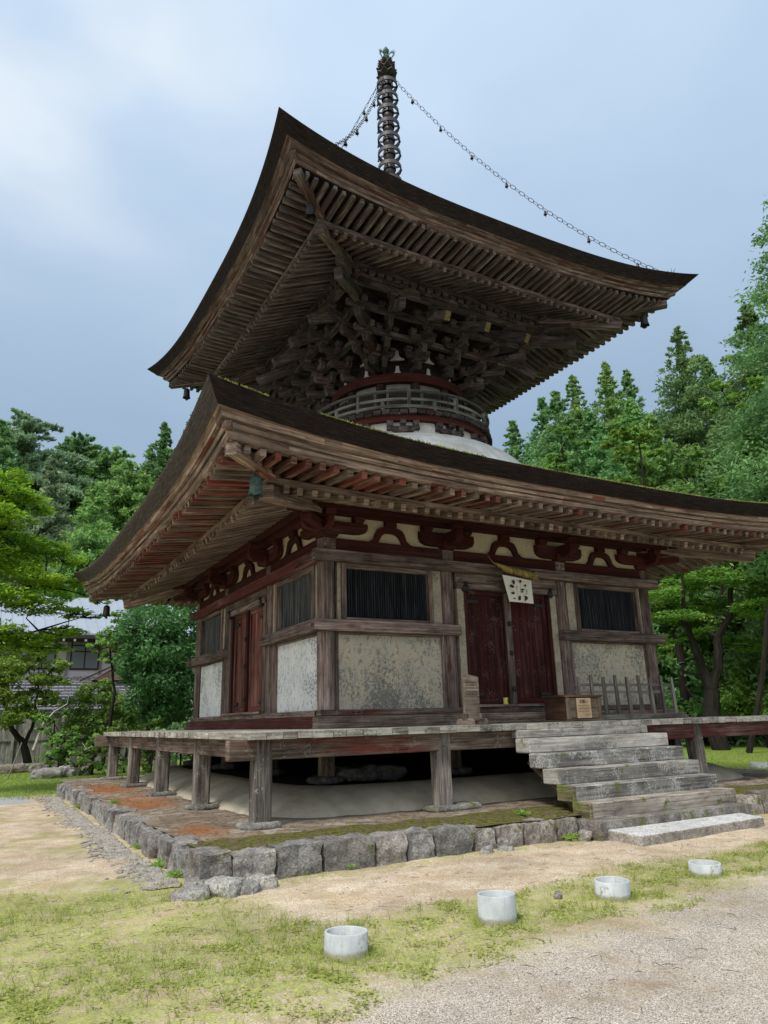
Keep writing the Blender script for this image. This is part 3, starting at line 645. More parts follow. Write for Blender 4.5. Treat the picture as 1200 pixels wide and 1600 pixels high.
# --- roofs
NS = 44
def frame_pts(f, k, pw=3.0):
    am, zm, ac, zc = f; P_ = []
    for i in range(NS + 1):
        t = -1 + 2 * i / NS
        q = abs(t) ** pw; a = am + (ac - am) * q; P_.append(rot(k, t * ac, a, zm + (zc - zm) * q))
    return P_
def loft(frames, name, mat, parent, smooth=True, ks=range(4), jitter=0, angle=40, planks=0):
    mb = MB()
    for k in ks:
        rows = [frame_pts(f, k) for f in frames]
        if jitter:
            rr = random.Random(k + 5)
            for r_ in rows[1:-1]:
                for i in range(1, NS): 
                    r_[i] = (r_[i][0] + rr.uniform(-jitter, jitter), r_[i][1] + rr.uniform(-jitter, jitter), r_[i][2] + rr.uniform(-jitter, jitter))
        V = [p for r_ in rows for p in r_]; F = []; U = []; n = NS + 1; vv = 0; rp_ = random.Random(len(frames) * 31 + k + int(frames[0][0] * 1000)); off = [0] * NS; cur = 0
        for i in range(NS):
            if planks and rp_.random() < .3: cur = rp_.uniform(0, 50)
            off[i] = cur
        for j in range(len(rows) - 1):
            d = math.dist(rows[j][NS // 2], rows[j + 1][NS // 2])
            for i in range(NS):
                F.append((j * n + i, j * n + i + 1, (j + 1) * n + i + 1, (j + 1) * n + i))
                u0 = i * .25 + k * 13 + off[i]; U.append([(u0, vv), (u0 + .25, vv), (u0 + .25, vv + d), (u0, vv + d)])
            vv += d
        mb.add(V, F, U)
    return mb.build(name, mat, parent, smooth=smooth, angle=angle)
all_rafters = []   # (apparent size, MB, roof key)
def lift(f, s, pw=3.0):
    am, zm, ac, zc = f; q = min(1, abs(s) / ac) ** pw
    return am + (ac - am) * q, zm + (zc - zm) * q
def make_rafters(key, k, tip, inner_o, inner_z, wd, h, spacing, limit):
    """tip and inner_z give the underside; a rafter near the corner stops on the hip beam"""
    n = int(2 * limit / spacing); 
    for i in range(n + 1):
        s = -limit + i * spacing + (2 * limit - n * spacing) / 2
        o1, z1 = lift(tip, s); o1 += jit(.012); dz = (z1 - tip[1])
        o0, z0 = inner_o, inner_z + dz * .75
        if abs(s) + .06 > o0:
            t = (abs(s) + .06 - o0) / (o1 - o0)
            if t > .9: continue
            o0, z0 = abs(s) + .06, z0 + (z1 - z0) * t
        mb = MB(); sj = jit(.008)
        mb.beam(rot(k, s + sj, o0, z0 + h / 2), rot(k, s + sj + jit(.006), o1, z1 + h / 2 + jit(.005)), wd * (1 + jit(.08)), h * (1 + jit(.05)), w1=wd * .9, h1=h * .88)
        mid = np.array(rot(k, s, (o0 + o1) / 2, (z0 + z1) / 2)); d = np.linalg.norm(mid - CAM)
        vis = 1.0 if k in (0, 1) else .3
        mk = 'lowerred' if key == 'lower' and random.random() < (.62 if k == 1 and abs(s) < 4.6 else .3) and tip is low['fly'] else key
        all_rafters.append(((o1 - o0) * vis / d, mb, key, mk))
def make_roof(key, name, C):
    rf = empty(name, parent=pag)
    for k in range(4):
        make_rafters(key, k, C['fly'], C['kioi'], C['flyin'], C['rw'], C['rh'], C['sp'], C['flylim'])
        make_rafters(key, k, C['base'], C['wall'], C['basein'], C['rw'] * 1.05, C['rh'] * 1.1, C['sp'], C['baselim'])
    wm, we = W[key], W[key + 'end']; h = C['rh']
    am, zm, ac, zc = C['base']; kz = zm + h * 1.1
    # boards over the rafters
    ti, iz = C['kioi'], C['flyin']; fm, fz, fc, fzc = C['fly']
    up = .012
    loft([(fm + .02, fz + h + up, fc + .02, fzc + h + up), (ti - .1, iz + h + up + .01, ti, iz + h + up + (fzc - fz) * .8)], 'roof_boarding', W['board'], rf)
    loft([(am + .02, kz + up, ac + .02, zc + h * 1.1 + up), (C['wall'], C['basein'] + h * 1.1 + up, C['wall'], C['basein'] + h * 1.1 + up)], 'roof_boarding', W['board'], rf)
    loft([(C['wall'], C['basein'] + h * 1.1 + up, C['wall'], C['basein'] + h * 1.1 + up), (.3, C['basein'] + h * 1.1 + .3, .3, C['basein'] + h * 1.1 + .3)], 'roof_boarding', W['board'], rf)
    # batten over the lower rafter tips, under the flying rafters
    b0, b1 = am - .06, am + .03
    loft([(b0, kz - .002, b0 + ac - am, zc + h * 1.1 - .002), (b1, kz - .002, b1 + ac - am, zc + h * 1.1), (b1, kz + .065, b1 + ac - am, zc + h * 1.1 + .075), (b0, kz + .065, b0 + ac - am, zc + h * 1.1 + .075)], 'eave_batten', wm, rf, smooth=False)
    # eave boards stepping out over the flying rafter tips
    e = C['eave']
    for i in range(len(e) - 1):
        loft([e[i], e[i + 1]], 'eave_board', we, rf, smooth=False, planks=1)
    # bark thatch: edge face, then the roof surface
    for k in range(4): loft(C['bark'], 'thatch_edge', BARKG if key == 'lower' and k in (1, 3) else BARK, rf, jitter=.006, ks=(k,), angle=80)
    loft(C['top'], 'bark_roof_surface', ROOFTOP if key == 'lower' else BARK, rf)
    # hip beams on the diagonals
    for k in range(4):
        for (a0, z0, a1, z1, ww, hh) in C['hip']:
            mb = MB(); mb.beam(rot(k, a0, a0, z0), rot(k, a1, a1, z1), ww, hh, h1=hh * .85); part(mb, 'hip_beam', wm, rf, bevel=.01)
    return rf
low = dict(fly=(5.6, 4.365, 5.72, 4.50), kioi=4.78, flyin=4.475, base=(4.92, 4.275, 4.95, 4.31), wall=3.55, basein=4.70, rw=.085, rh=.105, sp=.2, flylim=5.5, baselim=4.75,
    eave=[(5.5, 4.475, 5.62, 4.61), (5.66, 4.475, 5.76, 4.62), (5.672, 4.53, 5.775, 4.71), (5.65, 4.532, 5.755, 4.715), (5.655, 4.545, 5.76, 4.74), (5.70, 4.547, 5.80, 4.745), (5.715, 4.585, 5.82, 4.81), (5.69, 4.587, 5.80, 4.815), (5.695, 4.6, 5.805, 4.835), (5.765, 4.602, 5.875, 4.84), (5.785, 4.65, 5.905, 4.925), (5.82, 4.655, 5.95, 4.94)],
    bark=[(5.82, 4.655, 5.95, 4.94), (5.86, 4.70, 6.0, 5.01), (5.93, 4.76, 6.05, 5.09), (5.98, 4.82, 6.1, 5.17), (5.98, 4.85, 6.12, 5.21)],
    top=[(5.98, 4.85, 6.12, 5.21), (5.9, 4.89, 6.0, 5.22), (5.4, 5.0, 5.45, 5.22), (4.6, 5.25, 4.6, 5.34), (3.8, 5.55, 3.8, 5.58), (3.1, 5.85, 3.1, 5.86), (1.5, 6.3, 1.5, 6.3)],
    hip=[(3.45, 4.66, 4.98, 4.27, .17, .24), (4.3, 4.60, 5.70, 4.52, .15, .19), (5.2, 4.60, 5.8, 4.78, .12, .12)])
upp = dict(fly=(4.24, 9.845, 4.38, 10.02), kioi=3.48, flyin=9.83, base=(3.6, 9.655, 3.63, 9.68), wall=2.3, basein=10.24, rw=.075, rh=.10, sp=.178, flylim=4.2, baselim=3.5,
    eave=[(4.15, 9.952, 4.28, 10.14), (4.285, 9.952, 4.425, 10.15), (4.295, 9.99, 4.44, 10.205), (4.275, 9.992, 4.42, 10.21), (4.28, 10.005, 4.425, 10.23), (4.33, 10.007, 4.475, 10.235), (4.345, 10.04, 4.495, 10.285), (4.32, 10.042, 4.47, 10.29), (4.325, 10.055, 4.475, 10.31), (4.40, 10.057, 4.555, 10.315), (4.415, 10.085, 4.575, 10.36), (4.47, 10.09, 4.66, 10.38)],
    bark=[(4.47, 10.09, 4.66, 10.38), (4.5, 10.15, 4.71, 10.44), (4.54, 10.22, 4.78, 10.51), (4.59, 10.29, 4.85, 10.58), (4.6, 10.325, 4.885, 10.62)],
    top=[(4.6, 10.325, 4.885, 10.62), (4.5, 10.37, 4.75, 10.62), (3.9, 10.58, 4.0, 10.72), (3.1, 10.95, 3.1, 11.0), (2.3, 11.4, 2.3, 11.42), (1.5, 11.95, 1.5, 11.95), (.9, 12.45, .9, 12.45), (.4, 13.0, .4, 13.0)],
    hip=[(2.2, 10.22, 3.66, 9.66, .16, .22), (3.0, 9.93, 4.36, 10.02, .14, .18), (3.9, 10.1, 4.5, 10.26, .11, .11)])
lower_roof = make_roof('lower', 'lower_roof', low)
upper_roof = make_roof('upper', 'upper_roof', upp)
all_rafters.sort(key=lambda r: -r[0])
for _, mb, key, mk in all_rafters[:100]: mb.build('rafter', W[mk], lower_roof if key == 'lower' else upper_roof)
rest = MB()  # everything further off goes into one mesh
cnt = []
for key in ('lower', 'lowerred', 'upper'):
    for _, mb, _k, kk in all_rafters[100:]:
        if kk == key:
            b = len(rest.v); rest.v.extend(mb.v); rest.f.extend([tuple(b + j for j in f) for f in mb.f]); rest.uv.extend(mb.uv)
    cnt.append(len(rest.f))
ro = rest.build('rafter', W['lower'], pag); ro.data.materials.append(W['lowerred']); ro.data.materials.append(W['upper']); ro['kind'] = 'stuff'
ro.data.polygons.foreach_set('material_index', [0] * cnt[0] + [1] * (cnt[1] - cnt[0]) + [2] * (cnt[2] - cnt[1]))
# moss and debris along the lip of the lower roof
mb = MB()
for k, dens in ((0, 3200), (1, 600), (3, 300)):
    for _ in range(dens):
        s = random.uniform(-6, 6); o, z = lift(low['top'][0], s); o -= abs(random.gauss(0, .05)); z += .0
        if k == 0 and math.sin(s * 1.7 + 1) + math.sin(s * 4.1) < -1.0: continue
        r_ = random.uniform(.006, .015) * (1.2 if k == 0 else .9); c = Vector(rot(k, s, o + .01, z + .006))
        mb.add([c + Vector((jit(r_), jit(r_), r_ * random.uniform(.6, 1.6))), c + Vector((r_ * 1.4, jit(r_), -r_)), c + Vector((-r_ * .8, r_ * 1.2, -r_)), c + Vector((-r_ * .8, -r_ * 1.2, -r_))], [(0, 1, 2), (0, 2, 3), (0, 3, 1)])
o = part(mb, 'roof_lip_moss', MOSS, lower_roof); o['kind'] = 'stuff'

# --- white dome, balcony, round wall
one(lambda m_: m_.lathe([(3.25, 5.6), (3.2, 5.9), (3.08, 6.2), (2.92, 6.45), (2.72, 6.66), (2.48, 6.82), (2.2, 6.93), (1.97, 6.97), (1.95, 6.985)], n=96), 'plaster_dome', P['white'], smooth=True)
one(lambda m_: m_.lathe([(1.93, 6.95), (1.93, 7.5)], n=96), 'dome_neck', P['white'], smooth=True)
bal = empty('balcony', parent=pag)
one(lambda m_: m_.lathe([(1.94, 7.27), (2.06, 7.27), (2.06, 7.385), (1.4, 7.385)], n=96), 'ring_beam', W['redwood'], bal, smooth=True)
mb = MB(); nb = 72
for i in range(nb):
    a0 = 2 * PI * i / nb + .006; a1 = 2 * PI * (i + 1) / nb - .006; r0, r1 = 1.3, 2.14 + jit(.012); z0, z1 = 7.39 + jit(.004), 7.485 + jit(.006)
    P_ = [(r * math.cos(a), r * math.sin(a), z) for z in (z0, z1) for r, a in ((r0, a0), (r1, a0), (r1, a1), (r0, a1))]
    mb.hexa(P_)
part(mb, 'balcony_floor', W['bracket'], bal, bevel=.006)
for i in range(12):
    t = 2 * PI * i / 12 + math.radians(-118); mb = MB(); c, s_ = math.cos(t), math.sin(t); rad = Vector((c, s_, 0)); tan = Vector((-s_, c, 0))
    def curved(z0, z1, half, r0, r1, cut):
        n = 8
        for q in range(n):
            u0 = -half + 2 * half * q / n; u1 = -half + 2 * half * (q + 1) / n
            zc0 = z0 + (cut if abs(u0) > half * .74 else 0); zc1 = z0 + (cut if abs(u1) > half * .74 else 0)
            P_ = []
            for zz in (0, 1):
                for (r, u, zl) in ((r0, u0, zc0), (r1, u0, zc0), (r1, u1, zc1), (r0, u1, zc1)):
                    a = t + u / 2.0; P_.append((r * math.cos(a), r * math.sin(a), z1 if zz else zl))
            mb.hexa(P_)
    curved(7.03, 7.16, .34, 1.9, 2.03, .06)
    for u in (-.27, 0, .27):
        a = t + u / 2; ce = Vector((1.985 * math.cos(a), 1.985 * math.sin(a), 7.17)); mb.beam(ce, ce + Vector((0, 0, .1)), .11, .11, up=rad, w1=.14, h1=.14)
    mb.beam(rad * 1.8 + Vector((0, 0, 7.03)), rad * 1.98 + Vector((0, 0, 7.05)), .16, .1)
    mb.beam(rad * 1.8 + Vector((0, 0, 7.215)), rad * 2.12 + Vector((0, 0, 7.225)), .09, .09)
    part(mb, 'balcony_bracket', W['bracket'], bal)
for (r, z0, z1, w0) in ((2.10, 7.53, 7.60, .05), (2.085, 7.70, 7.755, .045)):
    one(lambda m_: m_.lathe([(r - w0, z0), (r, z0), (r, z1), (r - w0, z1), (r - w0, z0)], n=96), 'rail', W['rail'], bal, smooth=True)
one(lambda m_: m_.torus((0, 0, 7.91), 2.07, .036, n=96, m_=8), 'rail', W['rail'], bal, smooth=True)
for i in range(24):
    t = 2 * PI * i / 24 + .1; c, s_ = math.cos(t), math.sin(t)
    tall = i % 2 == 0; mb = MB(); rad = Vector((c, s_, 0))
    mb.beam(rad * 2.062 + Vector((0, 0, 7.49)), rad * 2.062 + Vector((0, 0, 7.885 if tall else 7.70)), .07, .07, up=rad); part(mb, 'railing_post', W['rail'], bal)
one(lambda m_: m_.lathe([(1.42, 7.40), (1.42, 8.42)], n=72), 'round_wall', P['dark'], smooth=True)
for i in range(12):
    t = 2 * PI * (i + .5) / 12; mb = MB(); mb.lathe([(.11, 7.49), (.11, 8.4)], (1.42 * math.cos(t), 1.42 * math.sin(t), 0), 10, vert=True); part(mb, 'round_wall_post', W['board'], smooth=True)
for i in range(12):
    t = 2 * PI * i / 12; mb = MB()
    mb.lathe([(1.43, 7.6), (1.475, 7.6), (1.475, 8.25), (1.43, 8.25)], (0, 0, 0), 6, t - .14, t + .14); part(mb, 'round_wall_window', W['board'])
one(lambda m_: m_.lathe([(1.36, 8.38), (1.56, 8.38), (1.565, 8.58), (1.3, 8.585)], n=96), 'ring_lintel', W['redwood'], smooth=True)
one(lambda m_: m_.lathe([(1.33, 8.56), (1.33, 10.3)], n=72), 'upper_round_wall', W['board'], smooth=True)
for i in range(12):
    t = 2 * PI * i / 12; c, s_ = math.cos(t), math.sin(t)
    for z, q in ((8.60, 1.0), (8.98, .95)):
        mb = MB(); o_ = [(-.17, 0), (.17, 0), (.17, .03), (.09, .06), (.045, .12), (.03, .24), (-.03, .24), (-.045, .12), (-.09, .06), (-.17, .03)]
        mb.prism([(a * q, b) for a, b in o_], (c * 1.345, s_ * 1.345, z), (-s_, c, 0), (0, 0, 1), (c, s_, 0), .03); part(mb, 'plaster_infill', P['grey'])
# --- bracket sets carrying the upper eaves
def ublock(mb, c, u, v, h=.105, a=.085):
    c = Vector(c); b = a * .7
    P_ = [c + u * (i * b) + v * (j * b) for i, j in ((-1, -1), (1, -1), (1, 1), (-1, 1))] + [c + u * (i * a) + v * (j * a) + Vector((0, 0, h * .45)) for i, j in ((-1, -1), (1, -1), (1, 1), (-1, 1))]
    mb.hexa(P_); mb.hexa(P_[4:] + [p + Vector((0, 0, h * .55)) for p in P_[4:]])
def arm(mb, c, d, half, h, t, back=None):
    """boat-shaped arm centred at c (bottom), running along d"""
    back = half if back is None else back; d = Vector(d).normalized(); n = d.cross(Vector((0, 0, 1))).normalized()
    o = [(-back, h), (-back, h * .5), (-back + .05, 0), (half - .05, 0), (half, h * .5), (half, h)]
    mb.prism(o, Vector(c) + n * (t / 2), d, (0, 0, 1), -n, t)
Z0, DZ = 8.62, .285
for k in range(4):
    u = Vector(rot(k, 1, 0, 0)); v = Vector(rot(k, 0, 1, 0))
    for s4 in (-1.46, -.48, .48, 1.46):
        cor = abs(s4) > 1; s0, o0 = (math.copysign(1.0, s4), 1.0) if cor else (s4 * .8, 1.3)
        mb = MB(); A = Vector(rot(k, s0, o0, 0)); B = Vector(rot(k, s4, 2.4, 0)); d = (B - A).normalized(); ln = (B - A).length
        for i in range(4):
            z = Z0 + DZ * i; f_ = (i + 1) / 4; pt = A + (B - A) * f_
            mid = A + (B - A) * (f_ / 2); arm(mb, mid + Vector((0, 0, z)), d, ln * f_ / 2 + .1, .15, .11)
            ublock(mb, pt + Vector((0, 0, z + .15)), u, v)
            hl = (.27, .3, .34, .36)[i] if not cor else .24
            arm(mb, pt + Vector((0, 0, z + .258)), u, hl, .13, .1)
            for q in (-1, 0, 1): ublock(mb, pt + u * (q * hl * .82) + Vector((0, 0, z + .388)), u, v, .1, .075)
        part(mb, 'eave_bracket', W['bracket'])
        # sloping tail beam with its blunt end
        mb = MB(); p1 = Vector(rot(k, s4 + (s4 - s0) * .2, 2.92, 9.20)); p0 = Vector(rot(k, s0 + (s4 - s0) * .35, 1.75, 9.82)); mb.beam(p0, p1, .13, .2)
        tb = part(mb, 'tail_beam', W['bracket'], bevel=.006)
        if k == 0 and s4 > -1:
            mb = MB(); dd = (p1 - p0).normalized(); mb.beam(p1, p1 + dd * .012, .12, .19); part(mb, 'painted_end', OCHRE, tb)
    # diagonal set at the corner
    mb = MB(); A = Vector(rot(k, 1.0, 1.0, 0)); B = Vector(rot(k, 2.42, 2.42, 0)); d = (B - A).normalized(); ln = (B - A).length
    for i in range(4):
        z = Z0 + DZ * i; f_ = (i + 1) / 4; pt = A + (B - A) * f_; arm(mb, (A + pt) / 2 + Vector((0, 0, z)), d, ln * f_ / 2 + .13, .16, .13)
        ublock(mb, pt + Vector((0, 0, z + .16)), u, v, .1, .1)
        for dr, sg in ((u, 1), (v, 1)):
            arm(mb, pt + Vector((0, 0, z + .258)) - dr * .1, dr, .34, .13, .1)
    part(mb, 'eave_bracket', W['bracket'])
    for (a0, z0, a1, z1) in ((1.7, 9.8, 2.95, 9.42), (2.0, 10.0, 2.9, 9.78)):
        mb = MB(); mb.beam(rot(k, a0, a0, z0), rot(k, a1, a1, z1), .17, .22); part(mb, 'tail_beam', W['bracket'], bevel=.006)
    # through beams at each step, small blocks under the purlin, the purlin
    for o_, z in ((1.72, 9.16), (2.06, 9.445), (2.395, 9.73)):
        one(lambda m_: sb(m_, k, -o_ - .28, o_ + .28, o_ - .05, o_ + .05, z + .004 * k, z + .115 + .004 * k), 'through_beam', W['bracket'])
    mb = MB(); s = -2.35
    while s < 2.36: ublock(mb, rot(k, s, 2.4, 9.955), u, v, .11, .07); s += .196
    part(mb, 'block_row', W['bracket'])
    one(lambda m_: sb(m_, k, -2.36, 2.36, 2.35, 2.45, 9.845, 9.95), 'through_beam', W['bracket'])
    one(lambda m_: sb(m_, k, -2.72, 2.72, 2.33, 2.47, 10.068 + .003 * k, 10.215 + .003 * k), 'purlin', W['bracket'])
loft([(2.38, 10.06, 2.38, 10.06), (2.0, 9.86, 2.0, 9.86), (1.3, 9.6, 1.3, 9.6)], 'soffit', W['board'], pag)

# --- bronze finial
fin = empty('finial', parent=pag)
one(lambda m_: (m_.box(-.42, .42, -.42, .42, 12.95, 13.45), m_.box(-.5, .5, -.5, .5, 13.45, 13.52)), 'dew_basin', BRONZE, fin, bevel=.01)
one(lambda m_: m_.lathe([(.36, 13.52), (.36, 13.6), (.3, 13.78), (.16, 13.88), (.12, 13.9)], n=24), 'inverted_bowl', BRONZE, fin, smooth=True)
mb = MB()
for i in range(8):
    t = 2 * PI * i / 8; r_ = Vector((math.cos(t), math.sin(t), 0)); mb.beam(r_ * .1 + Vector((0, 0, 13.92)), r_ * .36 + Vector((0, 0, 14.12)), .16, .03, w1=.04)
part(mb, 'lotus_flower', BRONZE, fin)
one(lambda m_: m_.lathe([(.145, 13.88), (.14, 16), (.13, 18.4), (.05, 18.5), (.04, 19.1)], n=16), 'mast', BRONZE, fin, smooth=True)
for i in range(9):
    z = 14.33 + .4545 * i; r_ = .315 - .004 * i
    mb = MB(); mb.lathe([(r_ - .035, z - .055), (r_, z - .055), (r_, z + .055), (r_ - .035, z + .055), (r_ - .035, z - .055)], n=36)
    ringo = part(mb, 'ring', BRONZEG, fin, smooth=True)
    mb = MB(); mb.lathe([(.165, z - .05), (.165, z + .05), (.14, z + .05)], n=12)
    for q in range(4):
        t = 2 * PI * q / 4 + .5 + .1 * i; d = Vector((math.cos(t), math.sin(t), 0)); mb.beam(d * .1 + Vector((0, 0, z)), d * (r_ - .02) + Vector((0, 0, z)), .028, .05)
    part(mb, 'spokes', BRONZE, ringo)
    for q in range(4):
        mb = MB(); t = 2 * PI * q / 4 + PI / 4; c = Vector((math.cos(t), math.sin(t), 0)) * r_ + Vector((0, 0, z - .12)); mb.lathe([(.004, .07), (.016, .05), (.02, .01), (.028, -.01)], c, 6)
        part(mb, 'ring_bell', BRONZE, ringo)
mb = MB()
for j, (z, n, r0, r1, hh) in enumerate(((18.26, 8, .1, .3, .1), (18.44, 8, .1, .29, .12), (18.62, 8, .09, .25, .12))):
    for i in range(n):
        t = 2 * PI * (i + .5 * (j % 2)) / n; d = Vector((math.cos(t), math.sin(t), 0)); tt = Vector((-math.sin(t), math.cos(t), 0))
        P_ = [d * r0 + Vector((0, 0, z)), d * (r1 * .75) + tt * .1 + Vector((0, 0, z + hh * .2)), d * r1 + Vector((0, 0, z + hh)), d * (r1 * .75) - tt * .1 + Vector((0, 0, z + hh * .2))]
        mb.add(P_ + [p + Vector((0, 0, -.02)) for p in P_], [(0, 1, 2, 3), (4, 7, 6, 5), (0, 4, 5, 1), (1, 5, 6, 2), (2, 6, 7, 3), (3, 7, 4, 0)])
mb.lathe([(.05, 18.2), (.17, 18.28), (.12, 18.45), (.16, 18.55), (.08, 18.7)], n=16)
part(mb, 'lotus_tiers', BRONZE, fin)
mb = MB()
for q in range(4):
    t = q * PI / 2 + .4; d = Vector((math.cos(t), math.sin(t), 0)); c = d * .15 + Vector((0, 0, 18.9)); n_ = Vector((-math.sin(t), math.cos(t), 0))
    mb.torus(c, .095, .013, n_, 16, 5)
    for i in range(12):
        a = -.6 + 3.9 * i / 11 - PI * .3; e = d * math.cos(a) + Vector((0, 0, math.sin(a))); mb.beam(c + e * .09, c + e * (.17 + .014 * (i % 2)), .018, .018, w1=.006, h1=.006)
part(mb, 'flame_ornament', PATINA, fin)
mb = MB(); mb.lathe([(.03, 18.8), (.09, 18.87), (.1, 18.95), (.05, 19.02), (.04, 19.05), (.085, 19.12), (.09, 19.18), (.05, 19.26), (.005, 19.34)], n=14); part(mb, 'jewel', PATINA, fin, smooth=True)

# ------------------------------------------------------------------ bells and chains
ORD = ['first', 'second', 'third', 'fourth', 'fifth', 'sixth', 'seventh', 'eighth', 'ninth', 'tenth', 'eleventh', 'twelfth', 'thirteenth', 'fourteenth', 'fifteenth', 'sixteenth', 'seventeenth', 'eighteenth', 'nineteenth', 'twentieth', 'twenty-first', 'twenty-second', 'twenty-third', 'twenty-fourth', 'twenty-fifth', 'twenty-sixth', 'twenty-seventh', 'twenty-eighth']
def bell(loc, sc, mat, label, rz=0):
    t = empty('wind_bell', loc, rz, label, 'wind bell', 'bells hanging from the roof corners')
    mb = MB(); mb.lathe([(.004, 0), (.05, -.012), (.072, -.04), (.078, -.09), (.08, -.18), (.088, -.225), (.1, -.26), (.094, -.262), (.07, -.2), (.065, -.05), (.003, -.03)], n=20)
    mb.v = [(x * sc, y * sc, (z - (.035 * (1 - abs(math.cos(2 * math.atan2(y, x))) ) if z < -.24 else 0)) * sc) for x, y, z in mb.v]
    o = mb.build('bell_body', mat, t, smooth=True)
    mb = MB(); mb.torus((0, 0, .028 * sc), .028 * sc, .008 * sc, (1, 0, 0), 12, 5); mb.tube([(0, 0, .05 * sc), (0, 0, .16 * sc)], .008 * sc); mb.build('hanger', IRON, t)
    mb = MB(); mb.tube([(0, 0, -.04 * sc), (.01 * sc, 0, -.27 * sc)], .006 * sc); mb.beam((.01 * sc, 0, -.26 * sc), (.012 * sc, 0, -.33 * sc), .06 * sc, .012 * sc); mb.build('clapper', IRON, t)
    return t
bell((-5.22, -5.22, 4.40), 1.0, PATINA, 'green bronze bell under the near corner of the lower roof', .4)
bell((-5.35, 5.35, 4.30), 1.0, BRONZE, 'dark bell under the far left tip of the lower roof', .9)
bell((-3.93, -3.93, 9.87), 1.0, BRONZE, 'dark bell beneath the highest near corner of the upper roof', .2)
bell((-4.0, 4.0, 9.85), 1.0, BRONZE, 'dark bell at the far left corner of the upper roof', .5)
bell((4.0, -4.0, 9.85), 1.0, BRONZE, 'dark bell against the sky at the right corner of the upper roof', .1)
def chain(p0, p1, sag, label):
    t = empty('spire_chain', p1, 0, label, 'chain', 'chains from the spire to the roof corners')
    p0 = Vector(p0); p1 = Vector(p1); N = 70
    pts = [p0.lerp(p1, i / N) - Vector((0, 0, sag * 4 * (i / N) * (1 - i / N))) for i in range(N + 1)]
    cum = [0]
    for i in range(N): cum.append(cum[-1] + (pts[i + 1] - pts[i]).length)
    def P_(s):
        for i in range(N):
            if cum[i + 1] >= s: return pts[i].lerp(pts[i + 1], (s - cum[i]) / (cum[i + 1] - cum[i]))
        return pts[-1]
    n = int(cum[-1] / .155); mb = MB()
    for i in range(n):
        c = P_((i + .5) * cum[-1] / n); d = (P_((i + 1) * cum[-1] / n) - P_(i * cum[-1] / n)).normalized()
        side = d.cross(Vector((0, 0, 1))).normalized(); nr = side if i % 2 else d.cross(side)
        ln = .086 if i % 2 == 0 else .09; wd = .038 if i % 2 else .034
        nr = (nr + .35 * (side if i % 2 == 0 else d.cross(side))).normalized()
        mb.torus(c - p1, wd, .0065, nr, 12, 4, sx=ln / wd * .72 * 1.45, xdir=d)
    mb.build('chain_links', BRONZE, t)
    for i in range(1, 8):
        c = P_(cum[-1] * (i - .25) / 7.4) - p1; mb = MB(); mb.lathe([(.004, -.03), (.026, -.045), (.033, -.11), (.045, -.14), (.012, -.12)], c, 8)
        mb.tube([c, c + Vector((0, 0, -.05))], .005); mb.tube([c + Vector((0, 0, -.1)), c + Vector((.02, .01, -.19))], .009); mb.build('chain_bell', BRONZE, t)
    mb = MB(); mb.lathe([(.001, .0), (.07, .0), (.085, .05), (.06, .1), (.01, .12)], (0, 0, -.03), 12)
    for q in range(5):
        a = 2 * PI * q / 5; mb.beam((0, 0, .06), (.09 * math.cos(a), .09 * math.sin(a), .17), .014, .014, w1=.005, h1=.005)
    mb.build('corner_anchor', BRONZE, t)
chain((.13, -.1, 18.2), (4.5, -4.5, 10.66), .75, 'long sagging chain with little bells running to the right corner of the upper roof')
chain((-.13, -.1, 18.2), (-4.4, -4.4, 10.62), .95, 'chain hanging from the spire to the near roof corner, lower of the two at left')
chain((-.13, .1, 18.2), (-4.4, 4.4, 10.62), .8, 'chain dropping steeply behind the roof, upper of the two on the left')

# ------------------------------------------------------------------ stairs and stones
from mathutils import noise as mn
st = empty('staircase', (-.07, -5.22, 0), label='six weathered timber steps rising to the veranda before the dark red doors', cat='stairs')
SX0, SX1 = -1.42, 1.28
def stp(yf, zt, mat, x0=SX0, x1=SX1, h=.186, dep=.27, nm='step'):
    mb = MB(); xa = x0 + .07 + jit(.008); mb.box(xa, x1 + .07 + jit(.008), yf + 5.22, yf + 5.22 + dep, zt - h, zt); o = mb.build(nm, mat, st, bevel=.012)
    if zt < .6: mb = MB(); mb.box(xa - .004, xa + .05, yf + 5.216, yf + 5.22 + dep, zt - h, zt + .003); e_ = mb.build('mossy_end', W['stairend'], o, bevel=.01)
    return o
stp(-5.235, 1.213, W['stair'], h=.11, dep=.13, x0=-1.38, x1=1.2, nm='riser')
for yf, zt, mm in ((-5.53, 1.102, 'stair'), (-5.79, .915, 'stairdark'), (-6.04, .73, 'stair'), (-6.30, .545, 'stairdark'), (-6.56, .372, 'stairmoss')):
    stp(yf, zt, W[mm], dep=.30)
for x in (-1.22, 1.12):
    mb = MB(); mb.beam((x + .07, -.1, .84), (x + .07, -1.22, .12), .1, .16, up=(0, 0, 1)); mb.build('stringer', W['beam'], st)

